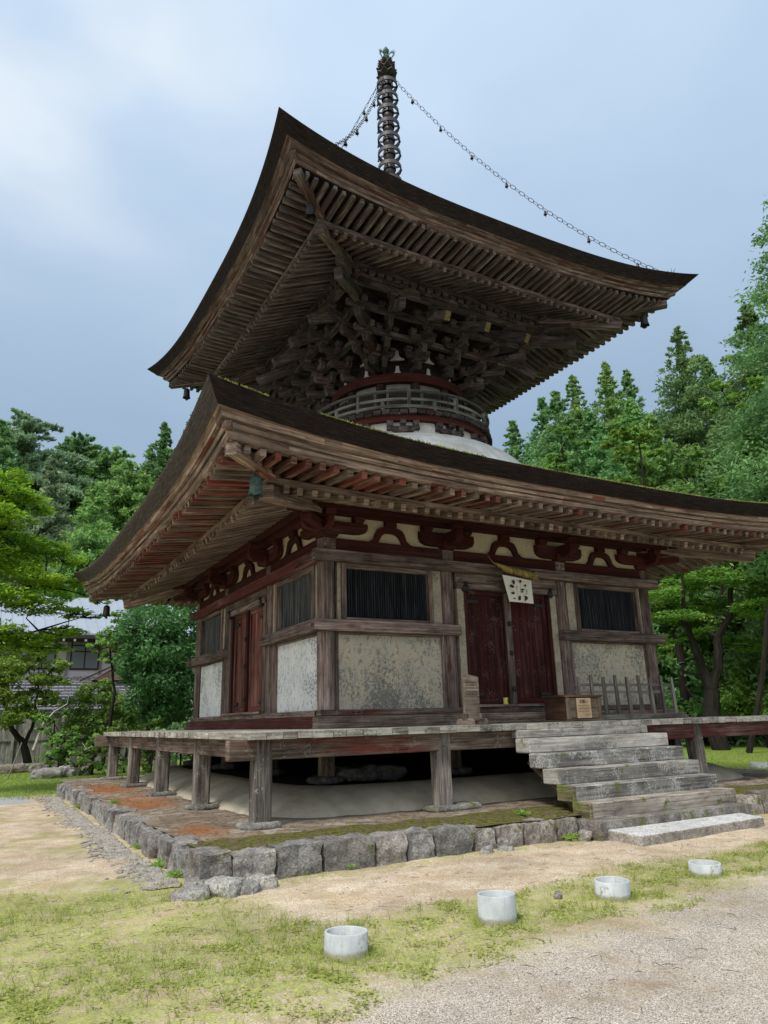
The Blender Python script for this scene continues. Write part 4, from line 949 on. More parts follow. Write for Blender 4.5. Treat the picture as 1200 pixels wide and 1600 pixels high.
def rock(name, c, size, mat, label, cat, group=None, rz=0, rough=.09, rnd_=.35, sub=10, seed=None):
    seed = seed if seed is not None else random.random() * 100
    n = sub; V = []; F = []; idx = {}
    def vid(i, j, k):
        if (i, j, k) not in idx:
            p = Vector((2 * i / n - 1, 2 * j / n - 1, 2 * k / n - 1)); q = p.normalized() * (1.15)
            p = p.lerp(q, rnd_); w_ = Vector((p.x * size[0], p.y * size[1], p.z * size[2])) * .5
            s_ = Vector((seed, seed * 1.3, seed * .7)); ns = mn.noise(w_ * 5.5 + s_) * 1.0 + mn.noise(w_ * 13 + s_) * .7 + abs(mn.noise(w_ * 22 + s_)) * .6
            nv = Vector((mn.noise(w_ * 6 + s_ * 2), mn.noise(w_ * 6 - s_), mn.noise(w_ * 6 + s_ * 3)))
            w_ = w_ + p.normalized() * ns * rough * min(size) * 2 * .5 + nv * rough * min(size) * .7
            idx[(i, j, k)] = len(V); V.append(w_)
        return idx[(i, j, k)]
    for a in range(n):
        for b in range(n):
            F += [(vid(a, b, 0), vid(a, b + 1, 0), vid(a + 1, b + 1, 0), vid(a + 1, b, 0)), (vid(a, b, n), vid(a + 1, b, n), vid(a + 1, b + 1, n), vid(a, b + 1, n)),
                  (vid(a, 0, b), vid(a + 1, 0, b), vid(a + 1, 0, b + 1), vid(a, 0, b + 1)), (vid(a, n, b), vid(a, n, b + 1), vid(a + 1, n, b + 1), vid(a + 1, n, b)),
                  (vid(0, a, b), vid(0, a, b + 1), vid(0, a + 1, b + 1), vid(0, a + 1, b)), (vid(n, a, b), vid(n, a + 1, b), vid(n, a + 1, b + 1), vid(n, a, b + 1))]
    mb = MB(); mb.add(V, F); o = mb.build(name, mat, smooth=True, angle=32); o.location = c; o.rotation_euler = (0, 0, rz); return tag(o, label, cat, group)
# kerb along the front, left of the stairs
fx = [-6.12, -5.8, -5.36, -4.88, -4.32, -3.93, -3.58, -3.08, -2.79, -2.4, -1.9, -1.56]
for i in range(len(fx) - 1):
    wd = fx[i + 1] - fx[i] - .03; h = .29 + jit(.02) - i * .003; dp = random.uniform(.26, .34)
    if i == 0: lab = 'squared dark corner stone nearest the camera where the two kerbs meet'; h = .305; dp = .4
    else: lab = 'rough grey kerb stone, %s from the near corner stone along the front' % ORD[i - 1]
    rock('kerb_stone', ((fx[i] + fx[i + 1]) / 2, -6.5 + dp / 2 + jit(.02), h / 2 - .035), (wd, dp, h), S['kerbmoss' if i > 6 else 'kerb'], lab, 'kerb stone', 'kerb stones round the platform', jit(.03), .09, .07 if i < 4 else .2, sub=12)
x = 1.34; i = 0
while x < 6.2:
    wd = random.uniform(.35, .6); h = .29 + jit(.03)
    rock('kerb_stone', (x + wd / 2, -6.33, h / 2 - .03), (wd - .015, .3, h), S['kerbmoss'], 'mossy kerb stone to the right of the stairs, %s from the steps' % ORD[i], 'kerb stone', 'kerb stones round the platform', jit(.05), .1, .25); x += wd; i += 1
y = -6.1; i = 0
while y < 4.5:
    wd = random.uniform(.26, .44) * (1.0 + (y + 6) * .02); h = .275 + jit(.03)
    rock('kerb_stone', (-5.98 + jit(.035), y + wd / 2, h / 2 - .03), (random.uniform(.22, .34), wd - .035, h), S['kerb'], 'rough kerb stone on the left side, %s behind the near corner stone' % ORD[i], 'kerb stone', 'kerb stones round the platform', jit(.1), .12, .16); y += wd; i += 1
# stones at the foot of the near corner
for c, s_, m_, lab in (((-5.98, -6.83, .04), (.32, .22, .15), 'pale', 'lumpy grey boulder lying before the near corner stone'), ((-5.60, -6.72, .03), (.28, .17, .11), 'pale', 'flat pale rock right of the boulder at the near corner'),
        ((-6.27, -6.86, .02), (.3, .22, .1), 'pale', 'small whitish rock left of the boulder at the near corner'), ((-5.76, -6.86, .01), (.24, .16, .09), 'pale', 'small low stone between the boulder and the flat rock'),
        ((-6.12, -6.5, .02), (.18, .2, .12), 'kerb', 'little dark stone wedged beside the corner stone'), ((-3.0, -6.58, .0), (.2, .12, .1), 'pale', 'small stone at the foot of the front kerb'), ((-2.75, -6.6, .0), (.17, .11, .08), 'pale', 'second small stone further along the foot of the front kerb'),
        ((-1.62, -6.62, .02), (.12, .14, .13), 'pale', 'small stone beside the bottom of the stairs'), ((-3.8, -8.6, .015), (.11, .06, .05), 'pale', 'lone pebble in the grass left of the third pipe ring')):
    rock('rock', c, s_, S[m_], lab, 'rock', None, jit(1), .26, .5)
for (x, y), lab in zip(base_pts, range(99)):
    if abs(x) > 4.9 or y < -4.9 or True:
        vis = y < -4.9 or x < -4.9
        d1 = 'at the near corner' if (x, y) == (-5, -5) else ('under the front post, %s from the near corner' % ORD[int(round((x + 5) / 2.5)) - 1] if y < -4.9 else ('under the left side post, %s behind the near corner' % ORD[int(round((y + 5) / 2.5)) - 1] if x < -4.9 else ('under the right side post, %s behind the front' % ORD[int(round((y + 5) / 2.5))] if x > 4.9 else 'under the rear post, %s from the left' % ORD[int(round((x + 5) / 2.5))])))
        big = (x, y) == (-2.5, -5.0)
        rock('base_stone', (x + (.15 if big else jit(.04)), y - (.0 if big else .02), .27), (.8 if big else random.uniform(.38, .48), .36, .09), S['base'], 'flat grey base stone ' + d1, 'base stone', 'flat stones under the veranda posts', jit(.4) if not big else .1, .12, .4)
for x, y in inner_pts:
    if y > -3 and x > -3: continue
    lb = 'under the front wall, %s from the left' % ORD[[-3.46, -1.25, 1.25, 3.46].index(x)] if y < -3 else 'under the left wall, %s behind the near corner' % ORD[[-1.25, 1.25, 3.46].index(y)]
    rock('footing_stone', (x, y, .6), (.5, .45, .1), S['dark'], 'dark footing stone ' + lb, 'footing stone', 'dark footing stones under the hall', jit(1), .15, .5, 5)
rock('rock', (-2.75, -3.5, .66), (1.1, .5, .18), S['dark'], 'long dark rock lying on the mound beneath the hall', 'rock', None, .1, .25, .55)
rock('stone_footing', (-.15, -6.6, .07), (2.78, .42, .25), S['kerbmoss'], 'long mossy stone course under the lowest timber step', 'stone footing', None, 0, .03, .04, 12)
sl = empty('stone_slab', (-.25, -7.0, 0), label='long pale granite slab lying on the ground before the stairs', cat='stone slab')
def slab(z0, z1, mat, name, g=0):
    c = [(-1.47, -7.36), (.83 + .02, -7.23), (1.03, -6.7), (-1.42, -6.8)]; c = [(x + .25, y + 7.0) for x, y in c]
    cx = sum(p[0] for p in c) / 4; cy = sum(p[1] for p in c) / 4; c = [(cx + (x - cx) * (1 + g), cy + (y - cy) * (1 + g)) for x, y in c]
    mb = MB(); mb.hexa([(x, y, z0) for x, y in c] + [(x, y, z1) for x, y in c]); mb.build(name, mat, sl, bevel=.012)
slab(-.06, .098, S['slabside'], 'slab_body'); slab(.09, .104, S['slab'], 'slab_top', -.012)

for i, (x, y, h, lab) in enumerate(((-5.84, -8.95, .13, 'plain grey pipe ring in the grass nearest the camera'), (-4.6, -8.87, .175, 'tallest grey pipe ring, with a brown stain on its side'), (-3.43, -8.83, .125, 'grey pipe ring third from the left, stained at its rim'), (-2.16, -8.70, .1, 'lowest grey pipe ring, furthest right of the four in the grass'), (9.5, -1.2, .14, 'distant pale pipe ring on the lawn beyond the right of the deck'))):
    t = empty('pipe_ring', (x, y, .0), label=lab, cat='pipe ring', group='pipe rings set upright in the ground'); t.rotation_euler = (jit(.03), jit(.03), i)
    r_ = .137 if i < 4 else .2
    mb = MB(); mb.lathe([(r_, -.05), (r_, h - .004), (r_ - .004, h), (r_ - .014, h), (r_ - .018, h - .004), (r_ - .018, -.02)], n=40); mb.build('pipe', PIPE, t, smooth=True, angle=50)
    mb = MB(); mb.lathe([(r_ - .017, .015), (.05, .02), (.001, .018)], n=20); mb.build('soil', GROUND, t)

# ------------------------------------------------------------------ things on the veranda
def marks(mb, x0, z0, cols, rows, cw, ch, y, vertical=False, seed=1, th=.002):
    """small brush strokes: each character is two to four thin strokes"""
    r_ = random.Random(seed)
    for i in range(cols):
        for j in range(rows):
            cx = x0 + (i + .5) * cw; cz = z0 - (j + .5) * ch
            for q in range(r_.randint(3, 4)):
                if r_.random() < .55: a, b = cw * .34, ch * .05; dz = r_.uniform(-.32, .32) * ch; dx = 0
                else: a, b = cw * .05, ch * .34; dz = 0; dx = r_.uniform(-.3, .3) * cw
                mb.box(cx + dx - a, cx + dx + a, y - th, y, cz + dz - b, cz + dz + b)
ob = empty('offertory_box', (.33, -4.55, 1.304), label='brown wooden offertory box with a pale paper notice, standing above the steps', cat='offertory box')
mb = MB(); mb.box(-.37, .37, -.24, .24, .03, .36); mb.build('box_body', W['box'], ob, bevel=.006)
mb = MB(); mb.box(-.33, .33, -.252, -.241, .04, .35); mb.build('front_panel', W['boxlight'], ob)
for a_, b_ in ((-.37, -.285), (.30, .37)): mb = MB(); mb.box(a_, b_, -.262, -.2525, .032, .36); mb.build('corner_post', W['boxlight'], ob, bevel=.003)
mb = MB(); mb.box(-.4, .4, -.275, -.2, .361, .395); mb.box(-.4, .4, .2, .26, .361, .395); mb.box(-.4, -.34, -.199, .199, .361, .395); mb.box(.34, .4, -.199, .199, .361, .395)
for i in range(7): mb.box(-.33 + .095 * i, -.27 + .095 * i, -.198, .198, .362, .388)
mb.build('slatted_lid', W['box'], ob, bevel=.004)
mb = MB(); mb.box(-.39, .39, -.27, .25, .0, .03); mb.build('base', W['boxlight'], ob, bevel=.004)
PAPERM = flat('aged_notice_paper', (.5, .36, .22)); INK = flat('brown_ink', (.05, .032, .022)); INK2 = flat('pale_brown_ink', (.2, .12, .06))
mb = MB(); n = 6
V = [(-.165 + .30 * i / n, -.268 - .006 * math.sin(i * 1.1), .045 + .30 * j / n) for j in range(n + 1) for i in range(n + 1)]
mb.add(V, [(j * 7 + i, j * 7 + i + 1, (j + 1) * 7 + i + 1, (j + 1) * 7 + i) for j in range(n) for i in range(n)]); no = mb.build('notice', PAPERM, ob)
mb = MB(); marks(mb, -.13, .245, 9, 1, .026, .03, -.2755, seed=3); marks(mb, -.14, .205, 10, 1, .026, .03, -.2755, seed=4); marks(mb, -.14, .165, 9, 1, .026, .03, -.2755, seed=5); marks(mb, -.02, .11, 5, 1, .026, .03, -.2755, seed=6); mb.build('small_writing', INK2, no)
tcu = bpy.data.curves.new('notice_title', 'FONT'); tcu.body = 'お願い'; tcu.size = .062; tcu.align_x = 'CENTER'; tcu.extrude = .0008
tmp = bpy.data.objects.new('tmp', tcu); COL.objects.link(tmp); bpy.context.view_layer.update(); tme = bpy.data.meshes.new_from_object(tmp.evaluated_get(bpy.context.evaluated_depsgraph_get())); bpy.data.objects.remove(tmp)
tme.materials.clear(); tme.materials.append(INK); to = bpy.data.objects.new('notice_title', tme); COL.objects.link(to); to.parent = no; to.location = (-.015, -.2765, .272); to.rotation_euler = (PI / 2, 0, 0)

sg = empty('signboard', (-1.83, -4.83, 1.304), R(16), 'narrow grey wooden signboard on two rounded feet, left of the doors', 'signboard')
mb = MB(); mb.prism([(-.17, .05), (.17, .05), (.17, .66), (-.17, .70)], (0, .02, 0), (1, 0, 0), (0, 0, 1), (0, -1, 0), .04)
mb.build('board', W['sign'], sg, bevel=.004)
mb = MB(); marks(mb, -.13, .60, 8, 2, .032, .038, -.021, seed=8); marks(mb, -.13, .47, 8, 2, .032, .038, -.021, seed=9); mb.build('faded_writing', INK, sg)
for x in (-.15, .15):
    mb = MB(); o_ = [(-.15, 0), (.15, 0), (.15, .05), (.125, .08), (.06, .085), (.03, .06), (-.03, .06), (-.06, .085), (-.125, .08), (-.15, .05)]
    mb.prism(o_, (x - .025, 0, 0), (0, 1, 0), (0, 0, 1), (1, 0, 0), .05); mb.build('foot', W['sign'], sg, bevel=.006)
    mb = MB(); mb.box(x - .028, x + .028, -.035, .035, .065, .15); mb.build('brace', W['sign'], sg)
ba = empty('barrier', (1.75, -4.42, 1.304), 0, 'low grey wooden barrier of upright slats leaning on the veranda right of the box', 'barrier')
for i, x in enumerate(np.linspace(-1.1, 1.12, 9)):
    mb = MB(); mb.beam((x, 0, .08), (x + .01, .03, .70 + (.03 if i % 2 else 0)), .07, .035, up=(0, 1, 0), w1=.05); mb.build('slat', W['barrier'], ba)
for z in (.57, .45): mb = MB(); mb.beam((-1.16, .045, z), (1.18, .045, z), .03, .045); mb.build('cross_rail', W['barrier'], ba)
mb = MB(); mb.box(-1.3, 1.25, -.05, .06, .0, .09); mb.build('bottom_rail', W['barrier'], ba, bevel=.006)
mb = MB(); mb.box(1.02, 1.1, -.26, .3, .0, .05); mb.box(1.03, 1.09, -.24, -.19, .05, .09); mb.build('foot', W['barrier'], ba, bevel=.006)
yc = empty('yellow_tin', (-.26, -3.62, 1.6), .2, 'small yellow tin with a black mark standing at the foot of the doors', 'tin')
mb = MB(); mb.lathe([(.001, 0), (.04, 0), (.04, .1), (.036, .104), (.001, .104)], n=20); mb.build('tin_body', flat('yellow_tin_paint', (.6, .55, .1), .5), yc, smooth=True, angle=50)
mb = MB(); mb.beam((-.012, -.0415, .03), (.014, -.0415, .05), .003, .01); mb.beam((.0, -.0415, .03), (.0, -.0415, .075), .003, .008, up=(1, 0, 0)); mb.beam((-.014, -.0415, .07), (.014, -.0415, .072), .003, .008); mb.build('mark', INK, yc)
# straw rope and the cut paper hung from it
STRAW = wood('yellow_straw_rope', (.24, .17, .05), (.42, .31, .1), (.6, .48, .2), gs=2)
rp = empty('straw_rope', (.02, -3.76, 3.86), 0, 'twisted yellow straw rope with a frayed tuft on the top rail over the doors', 'straw rope')
mb = MB()
def rc(t): x = -.46 + .92 * t; return Vector((x, 0, .12 * max(0, .35 - t) ** 1.2 * 3.0 - .06 * t + .015 * math.sin(t * 5)))
for q in range(3):
    pts = []; rad = []
    for i in range(60):
        t = i / 59 * .86; thick = .004 + .036 * min(1, max(0, (t - .02) / .3)) ** .9; a = 2 * PI * (t * 7.5 + q / 3); c = rc(t)
        pts.append(c + Vector((0, math.cos(a), math.sin(a))) * thick * .8); rad.append(thick * .82)
    mb.tube(pts, rad, 7)
mb.build('twisted_strands', STRAW, rp, smooth=True)
mb = MB(); c = rc(.86)
for i in range(70):
    d = Vector((1, jit(.35), jit(.45) - .05)); mb.tube([c + Vector((-.02, jit(.025), jit(.03))), c + d.normalized() * random.uniform(.12, .2)], [.005, .003], 3, False)
for i in range(30):
    s = random.uniform(.1, .8); c2 = rc(s); mb.tube([c2, c2 + Vector((jit(.05), jit(.04), -random.uniform(.04, .1)))], [.002, .001], 3, False)
mb.tube([rc(0), rc(0) + Vector((-.06, 0, .06)), rc(0) + Vector((-.1, .01, .13))], [.006, .004, .002], 4)
mb.build('frayed_tuft', STRAW, rp)
pp = empty('cut_paper', (.05, -3.79, 3.72), 0, 'white cut paper hanging crooked from the straw rope over the doors', 'paper charm')
PWH = flat('white_washi_paper', (.72, .68, .62)); mb = MB(); n = 8; cor = [(-.33, .03), (.31, -.03), (.31, -.44), (-.23, -.43)]
V = []
for j in range(n + 1):
    for i in range(n + 1):
        a, b = i / n, j / n; x = (cor[0][0] * (1 - a) + cor[1][0] * a) * (1 - b) + (cor[3][0] * (1 - a) + cor[2][0] * a) * b; z = (cor[0][1] * (1 - a) + cor[1][1] * a) * (1 - b) + (cor[3][1] * (1 - a) + cor[2][1] * a) * b
        V.append((x, -.012 * math.sin(a * 4) - .015 * b, z))
mb.add(V, [(j * 9 + i, j * 9 + i + 1, (j + 1) * 9 + i + 1, (j + 1) * 9 + i) for j in range(n) for i in range(n)]); sh = mb.build('paper_sheet', PWH, pp, smooth=True)
mb = MB(); r_ = random.Random(5)
for (x, z, w_, h_) in ((-.12, -.09, .045, .06), (.04, -.07, .06, .045), (-.16, -.17, .09, .075), (.13, -.14, .05, .04), (-.15, -.28, .07, .07), (.06, -.21, .05, .03), (.06, -.25, .05, .02), (-.13, -.37, .06, .03), (-.01, -.36, .08, .07), (.13, -.36, .09, .08), (-.06, -.17, .02, .02), (-.055, -.2, .015, .015), (.15, -.23, .02, .025), (.15, -.27, .015, .02)):
    k_ = 6; o_ = []
    for q in range(k_): a = 2 * PI * q / k_; rr = .72 * r_.uniform(.4, 1.15); o_.append((w_ * rr * math.cos(a), h_ * rr * math.sin(a)))
    mb.prism(o_, (x, -.034, z), (1, 0, 0), (0, 0, 1), (0, -1, 0), .002)
mb.build('cut_openings', INK, sh)
mb = MB()
for (a, b, c_, d_) in ((-.06, -.14, -.05, -.3), (-.05, -.3, .0, -.34), (.03, -.1, .02, -.3), (.13, -.16, .2, -.12), (.1, -.2, .18, -.2), (.08, -.3, .18, -.27), (-.24, -.2, -.1, -.26), (-.1, -.05, .24, -.08)):
    mb.beam((a, -.0345, b), (c_, -.0345, d_), .006, .002, up=(0, 1, 0))
mb.build('cut_lines', flat('pale_yellow_line', (.45, .4, .2)), sh)

# ------------------------------------------------------------------ ground, hills, platform
def hill(x, y):
    r_ = math.hypot(x + 2, y); d = max(0.0, (x * .47 + y * .84) / (r_ + 1e-6)); q = max(0.0, min(1.0, (d - .1) / .45))
    h = max(0.0, r_ - 36) * .40 * q * q * (3 - 2 * q)
    return min(h, 34 + 4 * mn.noise(Vector((x * .02, y * .02, 0)))) + (mn.noise(Vector((x * .05, y * .05, 3))) * 2.5 if r_ > 42 else 0) * q
def lines(dense, far):
    a = [dense[0]]; 
    for lo, hi, st_ in dense[1:]:
        pass
    return a
def axis_lines(segs):
    out_ = [segs[0][0]]
    for lo, hi, st_ in segs:
        n = max(1, int(round((hi - lo) / st_))); out_ += [lo + (hi - lo) * (i + 1) / n for i in range(n)]
    return out_
gx = axis_lines([(-400, -160, 60), (-160, -40, 8), (-40, -12, 3), (-12, -8.6, .4), (-8.6, 1.5, .07), (1.5, 12, .5), (12, 40, 3), (40, 160, 8), (160, 400, 60)])
gy = axis_lines([(-400, -60, 80), (-60, -16, 6), (-16, -11, .5), (-11, -5.8, .07), (-5.8, 6, .25), (6, 20, 1), (20, 180, 7), (180, 400, 60)])
V = []
for yy in gy:
    for xx in gx:
        z = 0.0
        if -14 < xx < 14 and -14 < yy < 10:
            z = .016 * mn.noise(Vector((xx * 1.3, yy * 1.3, 0))) + .008 * mn.noise(Vector((xx * 5, yy * 5, 1))) + .003 * mn.noise(Vector((xx * 14, yy * 14, 2)))
            if -6.9 < yy < -6.2: z -= .012
        elif yy > 18 or abs(xx) > 30: z = hill(xx, yy)
        if abs(xx) < 5.6 and abs(yy + .2) < 5.7: z = -.05
        V.append((xx, yy, z))
nx = len(gx); F = [(j * nx + i, j * nx + i + 1, (j + 1) * nx + i + 1, (j + 1) * nx + i) for j in range(len(gy) - 1) for i in range(nx - 1)]
mb = MB(); mb.v = V; mb.f = F; mb.uv = [[(0, 0)] * 4] * len(F); g_ = mb.build('ground', GROUND, smooth=True, angle=180); g_['kind'] = 'structure'
def platz(x, y): return .25 + .018 * mn.noise(Vector((x * 1.7, y * 1.7, 5))) + .008 * mn.noise(Vector((x * 7, y * 7, 5))) - (.02 if y < -6.2 else 0)
px = axis_lines([(-6.0, 6.1, .11)]); py = axis_lines([(-6.42, 6.0, .11)]); V = [(x, y, platz(x, y)) for y in py for x in px]; nx = len(px)
F = [(j * nx + i, j * nx + i + 1, (j + 1) * nx + i + 1, (j + 1) * nx + i) for j in range(len(py) - 1) for i in range(nx - 1)]
b = len(V); mb = MB(); mb.add(V, F)
mb.box(-5.9, 6.0, -6.3, 5.9, -.1, .15); o = mb.build('platform_earth', PLAT, smooth=True, angle=60); o['kind'] = 'structure'

# ------------------------------------------------------------------ fast card clouds for leaves and grass
def cards(name, mat, C, A, B, tint, parent=None, loc=None, fold=False):
    n = len(C); V = np.empty((n, 4, 3), np.float32); V[:, 0] = C - A; V[:, 1] = C + B; V[:, 2] = C + A; V[:, 3] = C - B
    return quads(name, mat, V, tint, parent, loc)
def quads(name, mat, V, tint, parent=None, loc=None):
    n = len(V); me = bpy.data.meshes.new(name); me.vertices.add(n * 4); me.vertices.foreach_set('co', V.astype(np.float32).ravel())
    me.loops.add(n * 4); me.loops.foreach_set('vertex_index', np.arange(n * 4, dtype=np.int32)); me.polygons.add(n)
    me.polygons.foreach_set('loop_start', np.arange(0, n * 4, 4, dtype=np.int32)); me.update(calc_edges=True)
    at_ = me.attributes.new('tint', 'FLOAT', 'FACE'); at_.data.foreach_set('value', np.clip(tint, 0, 1).astype(np.float32)); me.materials.append(mat)
    o = bpy.data.objects.new(name, me); COL.objects.link(o)
    if parent: o.parent = parent
    if loc is not None: o.location = loc
    return o
def unit(a): return a / (np.linalg.norm(a, axis=-1, keepdims=True) + 1e-9)
def leafset(C, out_, ln, wd, tint, r_, flat_=0.0):
    """leaf cards at C pointing roughly along out_; flat_ presses them towards horizontal"""
    n = len(C); A = unit(out_ + r_.normal(0, .6, (n, 3))); N = r_.normal(0, 1, (n, 3)); N[:, 2] += flat_ * 3; N = unit(N)
    B = unit(np.cross(A, N)); A = unit(np.cross(N, B)); l = ln * r_.uniform(.6, 1.3, (n, 1)); w_ = wd * r_.uniform(.6, 1.3, (n, 1))
    return C, A * l, B * w_, tint
def conifer_data(seed, H, Rb, dens=1.0, card=.3, start=.1, droop=.45, pw=1.1, spread=.3, lev=.42, nb=10, cards_n=30, irr=.22):
    r_ = np.random.default_rng(seed); Cs = []; Os = []; Ts = []; z = H * start; limbs = []
    while z < H * .985:
        f_ = 1 - z / H
        s_f = .25 + .75 * min(1, f_ * 3); env = f_ ** pw * min(1.0, (z / H - start) / .12 + .55)
        for q in range(max(3, int(nb * (.5 + .5 * f_) + r_.uniform(0, 1.5)))):
            L_ = Rb * 2.6 * env * r_.uniform(1 - irr * 1.4, 1 + irr * .5) + .05; az = r_.uniform(0, 2 * PI); d = np.array([math.cos(az), math.sin(az), 0])
            zz = z + r_.uniform(-.2, .2); m_ = max(2, int(L_ / .42)); tb = r_.normal(0, .16) + .45
            us = np.linspace(.22 if L_ > 1 else .05, 1, m_); rise = .25 + .5 * (1 - f_)
            for u in us:
                p = d * L_ * u + np.array([0, 0, zz + rise * L_ * u - (droop + .25 * f_) * L_ * u * u])
                k_ = int(cards_n * dens * (1.25 - .45 * u)) + 1; s = spread * s_f * (1.1 - .35 * u) * (1 if L_ > .8 else .6)
                off = r_.normal(0, 1, (k_, 3)) * np.array([s, s, s * .62]); Cs.append(p + off); Os.append(np.tile(d * .8 + np.array([0, 0, .15]), (k_, 1)) + off * 1.2); Ts.append(tb + r_.normal(0, .15, k_))
            if L_ > 1.2 and r_.random() < .35: limbs.append((zz, d, L_ * .85, rise, droop + .25 * f_))
        z += lev * r_.uniform(.75, 1.25) * (.6 + .5 * f_)
    C_ = np.concatenate(Cs); O_ = unit(np.concatenate(Os)); T_ = np.concatenate(Ts)
    return leafset(C_, O_, card * .62, card * .24, T_, r_), limbs
def conifer(label, u, vtop, D, Rb, mat, seed, H=None, dx=0, name='conifer', group='tall conifers behind the hall', bark=None, **kw):
    p = at(u, vtop, D); gz = hill(p[0], p[1]) if D > 40 else 0.0; H = p[2] - gz
    t = empty(name, (p[0], p[1], gz - .2), random.uniform(0, 6), label, 'conifer', group)
    (C_, A, B, T), limbs = conifer_data(seed, H + .2, Rb, **kw); cards('crown', LF[mat], C_, A, B, T, t)
    mb = MB(); k_ = 8; r0 = .012 * H + .1
    mb.tube([(0, 0, H * i / k_) for i in range(k_ + 1)], [r0 * (1 - i / k_) ** .8 + .02 for i in range(k_ + 1)], 8)
    for zz, d, L_, ri, dr in limbs: mb.tube([tuple(d * L_ * q + np.array([0, 0, zz + ri * L_ * q - dr * L_ * q * q])) for q in (0, .35, .7, 1)], [.05, .035, .022, .01], 4, False)
    mb.build('trunk', bark or CEDARBARK, t, smooth=True); return t

# prominent conifers, right side
conifer('tallest dark conifer at the right edge of the photo', 1252, 205, 30, 3.1, 'cedar', 1, card=.17, spread=.36, cards_n=80, irr=.2, start=.27, droop=.3, lev=.5, nb=8, pw=.9)
conifer('broad full conifer standing highest in the middle of the right hillside', 1056, 508, 44, 4.3, 'cedar', 2, card=.22, cards_n=24, irr=.25)
conifer('narrower conifer just right of the broad one on the right', 1100, 552, 47, 3.0, 'cedar', 3, card=.24, cards_n=20)
conifer('bright green conifer rising left of the broad one', 945, 560, 47, 3.1, 'hinoki', 4, card=.24, irr=.35)
conifer('slim grey-green conifer between the bright one and the broad one', 978, 572, 56, 2.8, 'cedar', 5, card=.26)
conifer('conifer closest to the upper eave on the right', 893, 580, 50, 3.4, 'hinoki', 6, card=.24)
conifer('low conifer partly under the upper eave on the right', 846, 618, 48, 3.5, 'cedar', 7, card=.24)
conifer('dark spreading conifer above the round balcony', 800, 655, 50, 3.2, 'cedar', 8, card=.26)
conifer('pale conifer in front of the broad one, near the lower roof', 1015, 640, 40, 2.6, 'hinoki', 9, card=.24, irr=.4)
conifer('dark conifer between the broad one and the right edge', 1142, 590, 42, 2.9, 'cedar', 10, card=.22)
# extra right
conifer('second dark conifer standing behind the tallest one', 1165, 470, 40, 3.6, 'cedar', 61, card=.26, irr=.3)
conifer('grey-green conifer in the row right of the round balcony', 868, 610, 44, 3.4, 'cedar', 62, card=.26)
conifer('mid green conifer in front of the slim grey-green one', 985, 620, 42, 3.0, 'hinoki', 63, card=.26)
conifer('full conifer low between the lower roof and the bright one', 920, 640, 40, 3.2, 'cedar', 64, card=.26)
# left side
conifer('pointed lone conifer rising beside the left roof slope', 258, 658, 58, 3.3, 'cedar', 11, card=.3, irr=.2)
conifer('pale open pine on the skyline far left', 42, 640, 74, 5.2, 'pale', 12, card=.4, irr=.5, lev=.8, pw=.7)
conifer('dark rounded conifer on the left skyline', 128, 678, 78, 5.0, 'cedar', 13, card=.42, pw=.75, lev=.7)
conifer('dark conifer beside the rounded one on the left skyline', 182, 698, 76, 4.6, 'hinoki', 14, card=.4, pw=.8, lev=.7)
conifer('slender pale conifer low on the left hillside', 82, 712, 54, 2.6, 'pale', 15, card=.3, lev=.55)
conifer('tall slender green conifer right of the pale one on the left hillside', 150, 748, 48, 2.7, 'hinoki', 16, card=.28, droop=.45, lev=.5)
conifer('full green conifer behind the lower left eave', 205, 720, 55, 3.9, 'hinoki', 17, card=.3, pw=.85)
conifer('dark conifer at the left edge below the skyline pine', 5, 655, 66, 3.9, 'cedar', 18, card=.34)
conifer('small conifer right of the lone pointed one', 300, 690, 62, 3.6, 'hinoki', 19, card=.32)

# the wooded hillside: too many crowns to count, one object
protos = []
for i, (H, Rb, pw) in enumerate(((17, 2.2, 1.05), (19, 2.0, 1.05), (15, 2.4, .95), (14, 2.4, .8))):
    protos.append(conifer_data(50 + i, H, Rb, dens=.7, card=.5, spread=.45, lev=.8, nb=8, cards_n=20, pw=pw, irr=.35)[0])
Cs, As, Bs, Ts = [], [], [], []; rr = np.random.default_rng(5)
az0 = math.degrees(math.atan2(FW[0], FW[1]))
ntree = 0
for D in np.arange(46, 122, 6.0):
    stepa = math.degrees(5.0 / D) * (1.0 if D < 90 else 1.3)
    for a in np.arange(az0 - 40, az0 + 40, stepa):
        aa = R(a + rr.uniform(-.5, .5) * stepa); d_ = D + rr.uniform(-2.5, 2.5); x = CAM[0] + math.sin(aa) * d_; y = CAM[1] + math.cos(aa) * d_
        if math.hypot(x + 2, y) < 40 or (y < 30 and x < 4): continue
        rel = a - az0
        if -17 < rel < 6 and rr.random() < .82: continue
        C_, A, B, T = protos[rr.integers(0, 4)]; s = rr.uniform(.75, 1.15) * (.92 if rel < 0 else .98); th = rr.uniform(0, 6.28); M_ = np.array([[math.cos(th), -math.sin(th), 0], [math.sin(th), math.cos(th), 0], [0, 0, 1]]) * s
        Cs.append(C_ @ M_.T + np.array([x, y, hill(x, y) - 1])); As.append(A @ M_.T); Bs.append(B @ M_.T); Ts.append(T + rr.normal(0, .16)); ntree += 1
print('forest trees', ntree, 'cards', sum(len(c) for c in Cs))
o = cards('hillside_forest', LF['hinoki'], np.concatenate(Cs), np.concatenate(As), np.concatenate(Bs), np.concatenate(Ts)); tag(o, 'dense green forest covering the hillside behind everything', 'forest', kind='stuff')

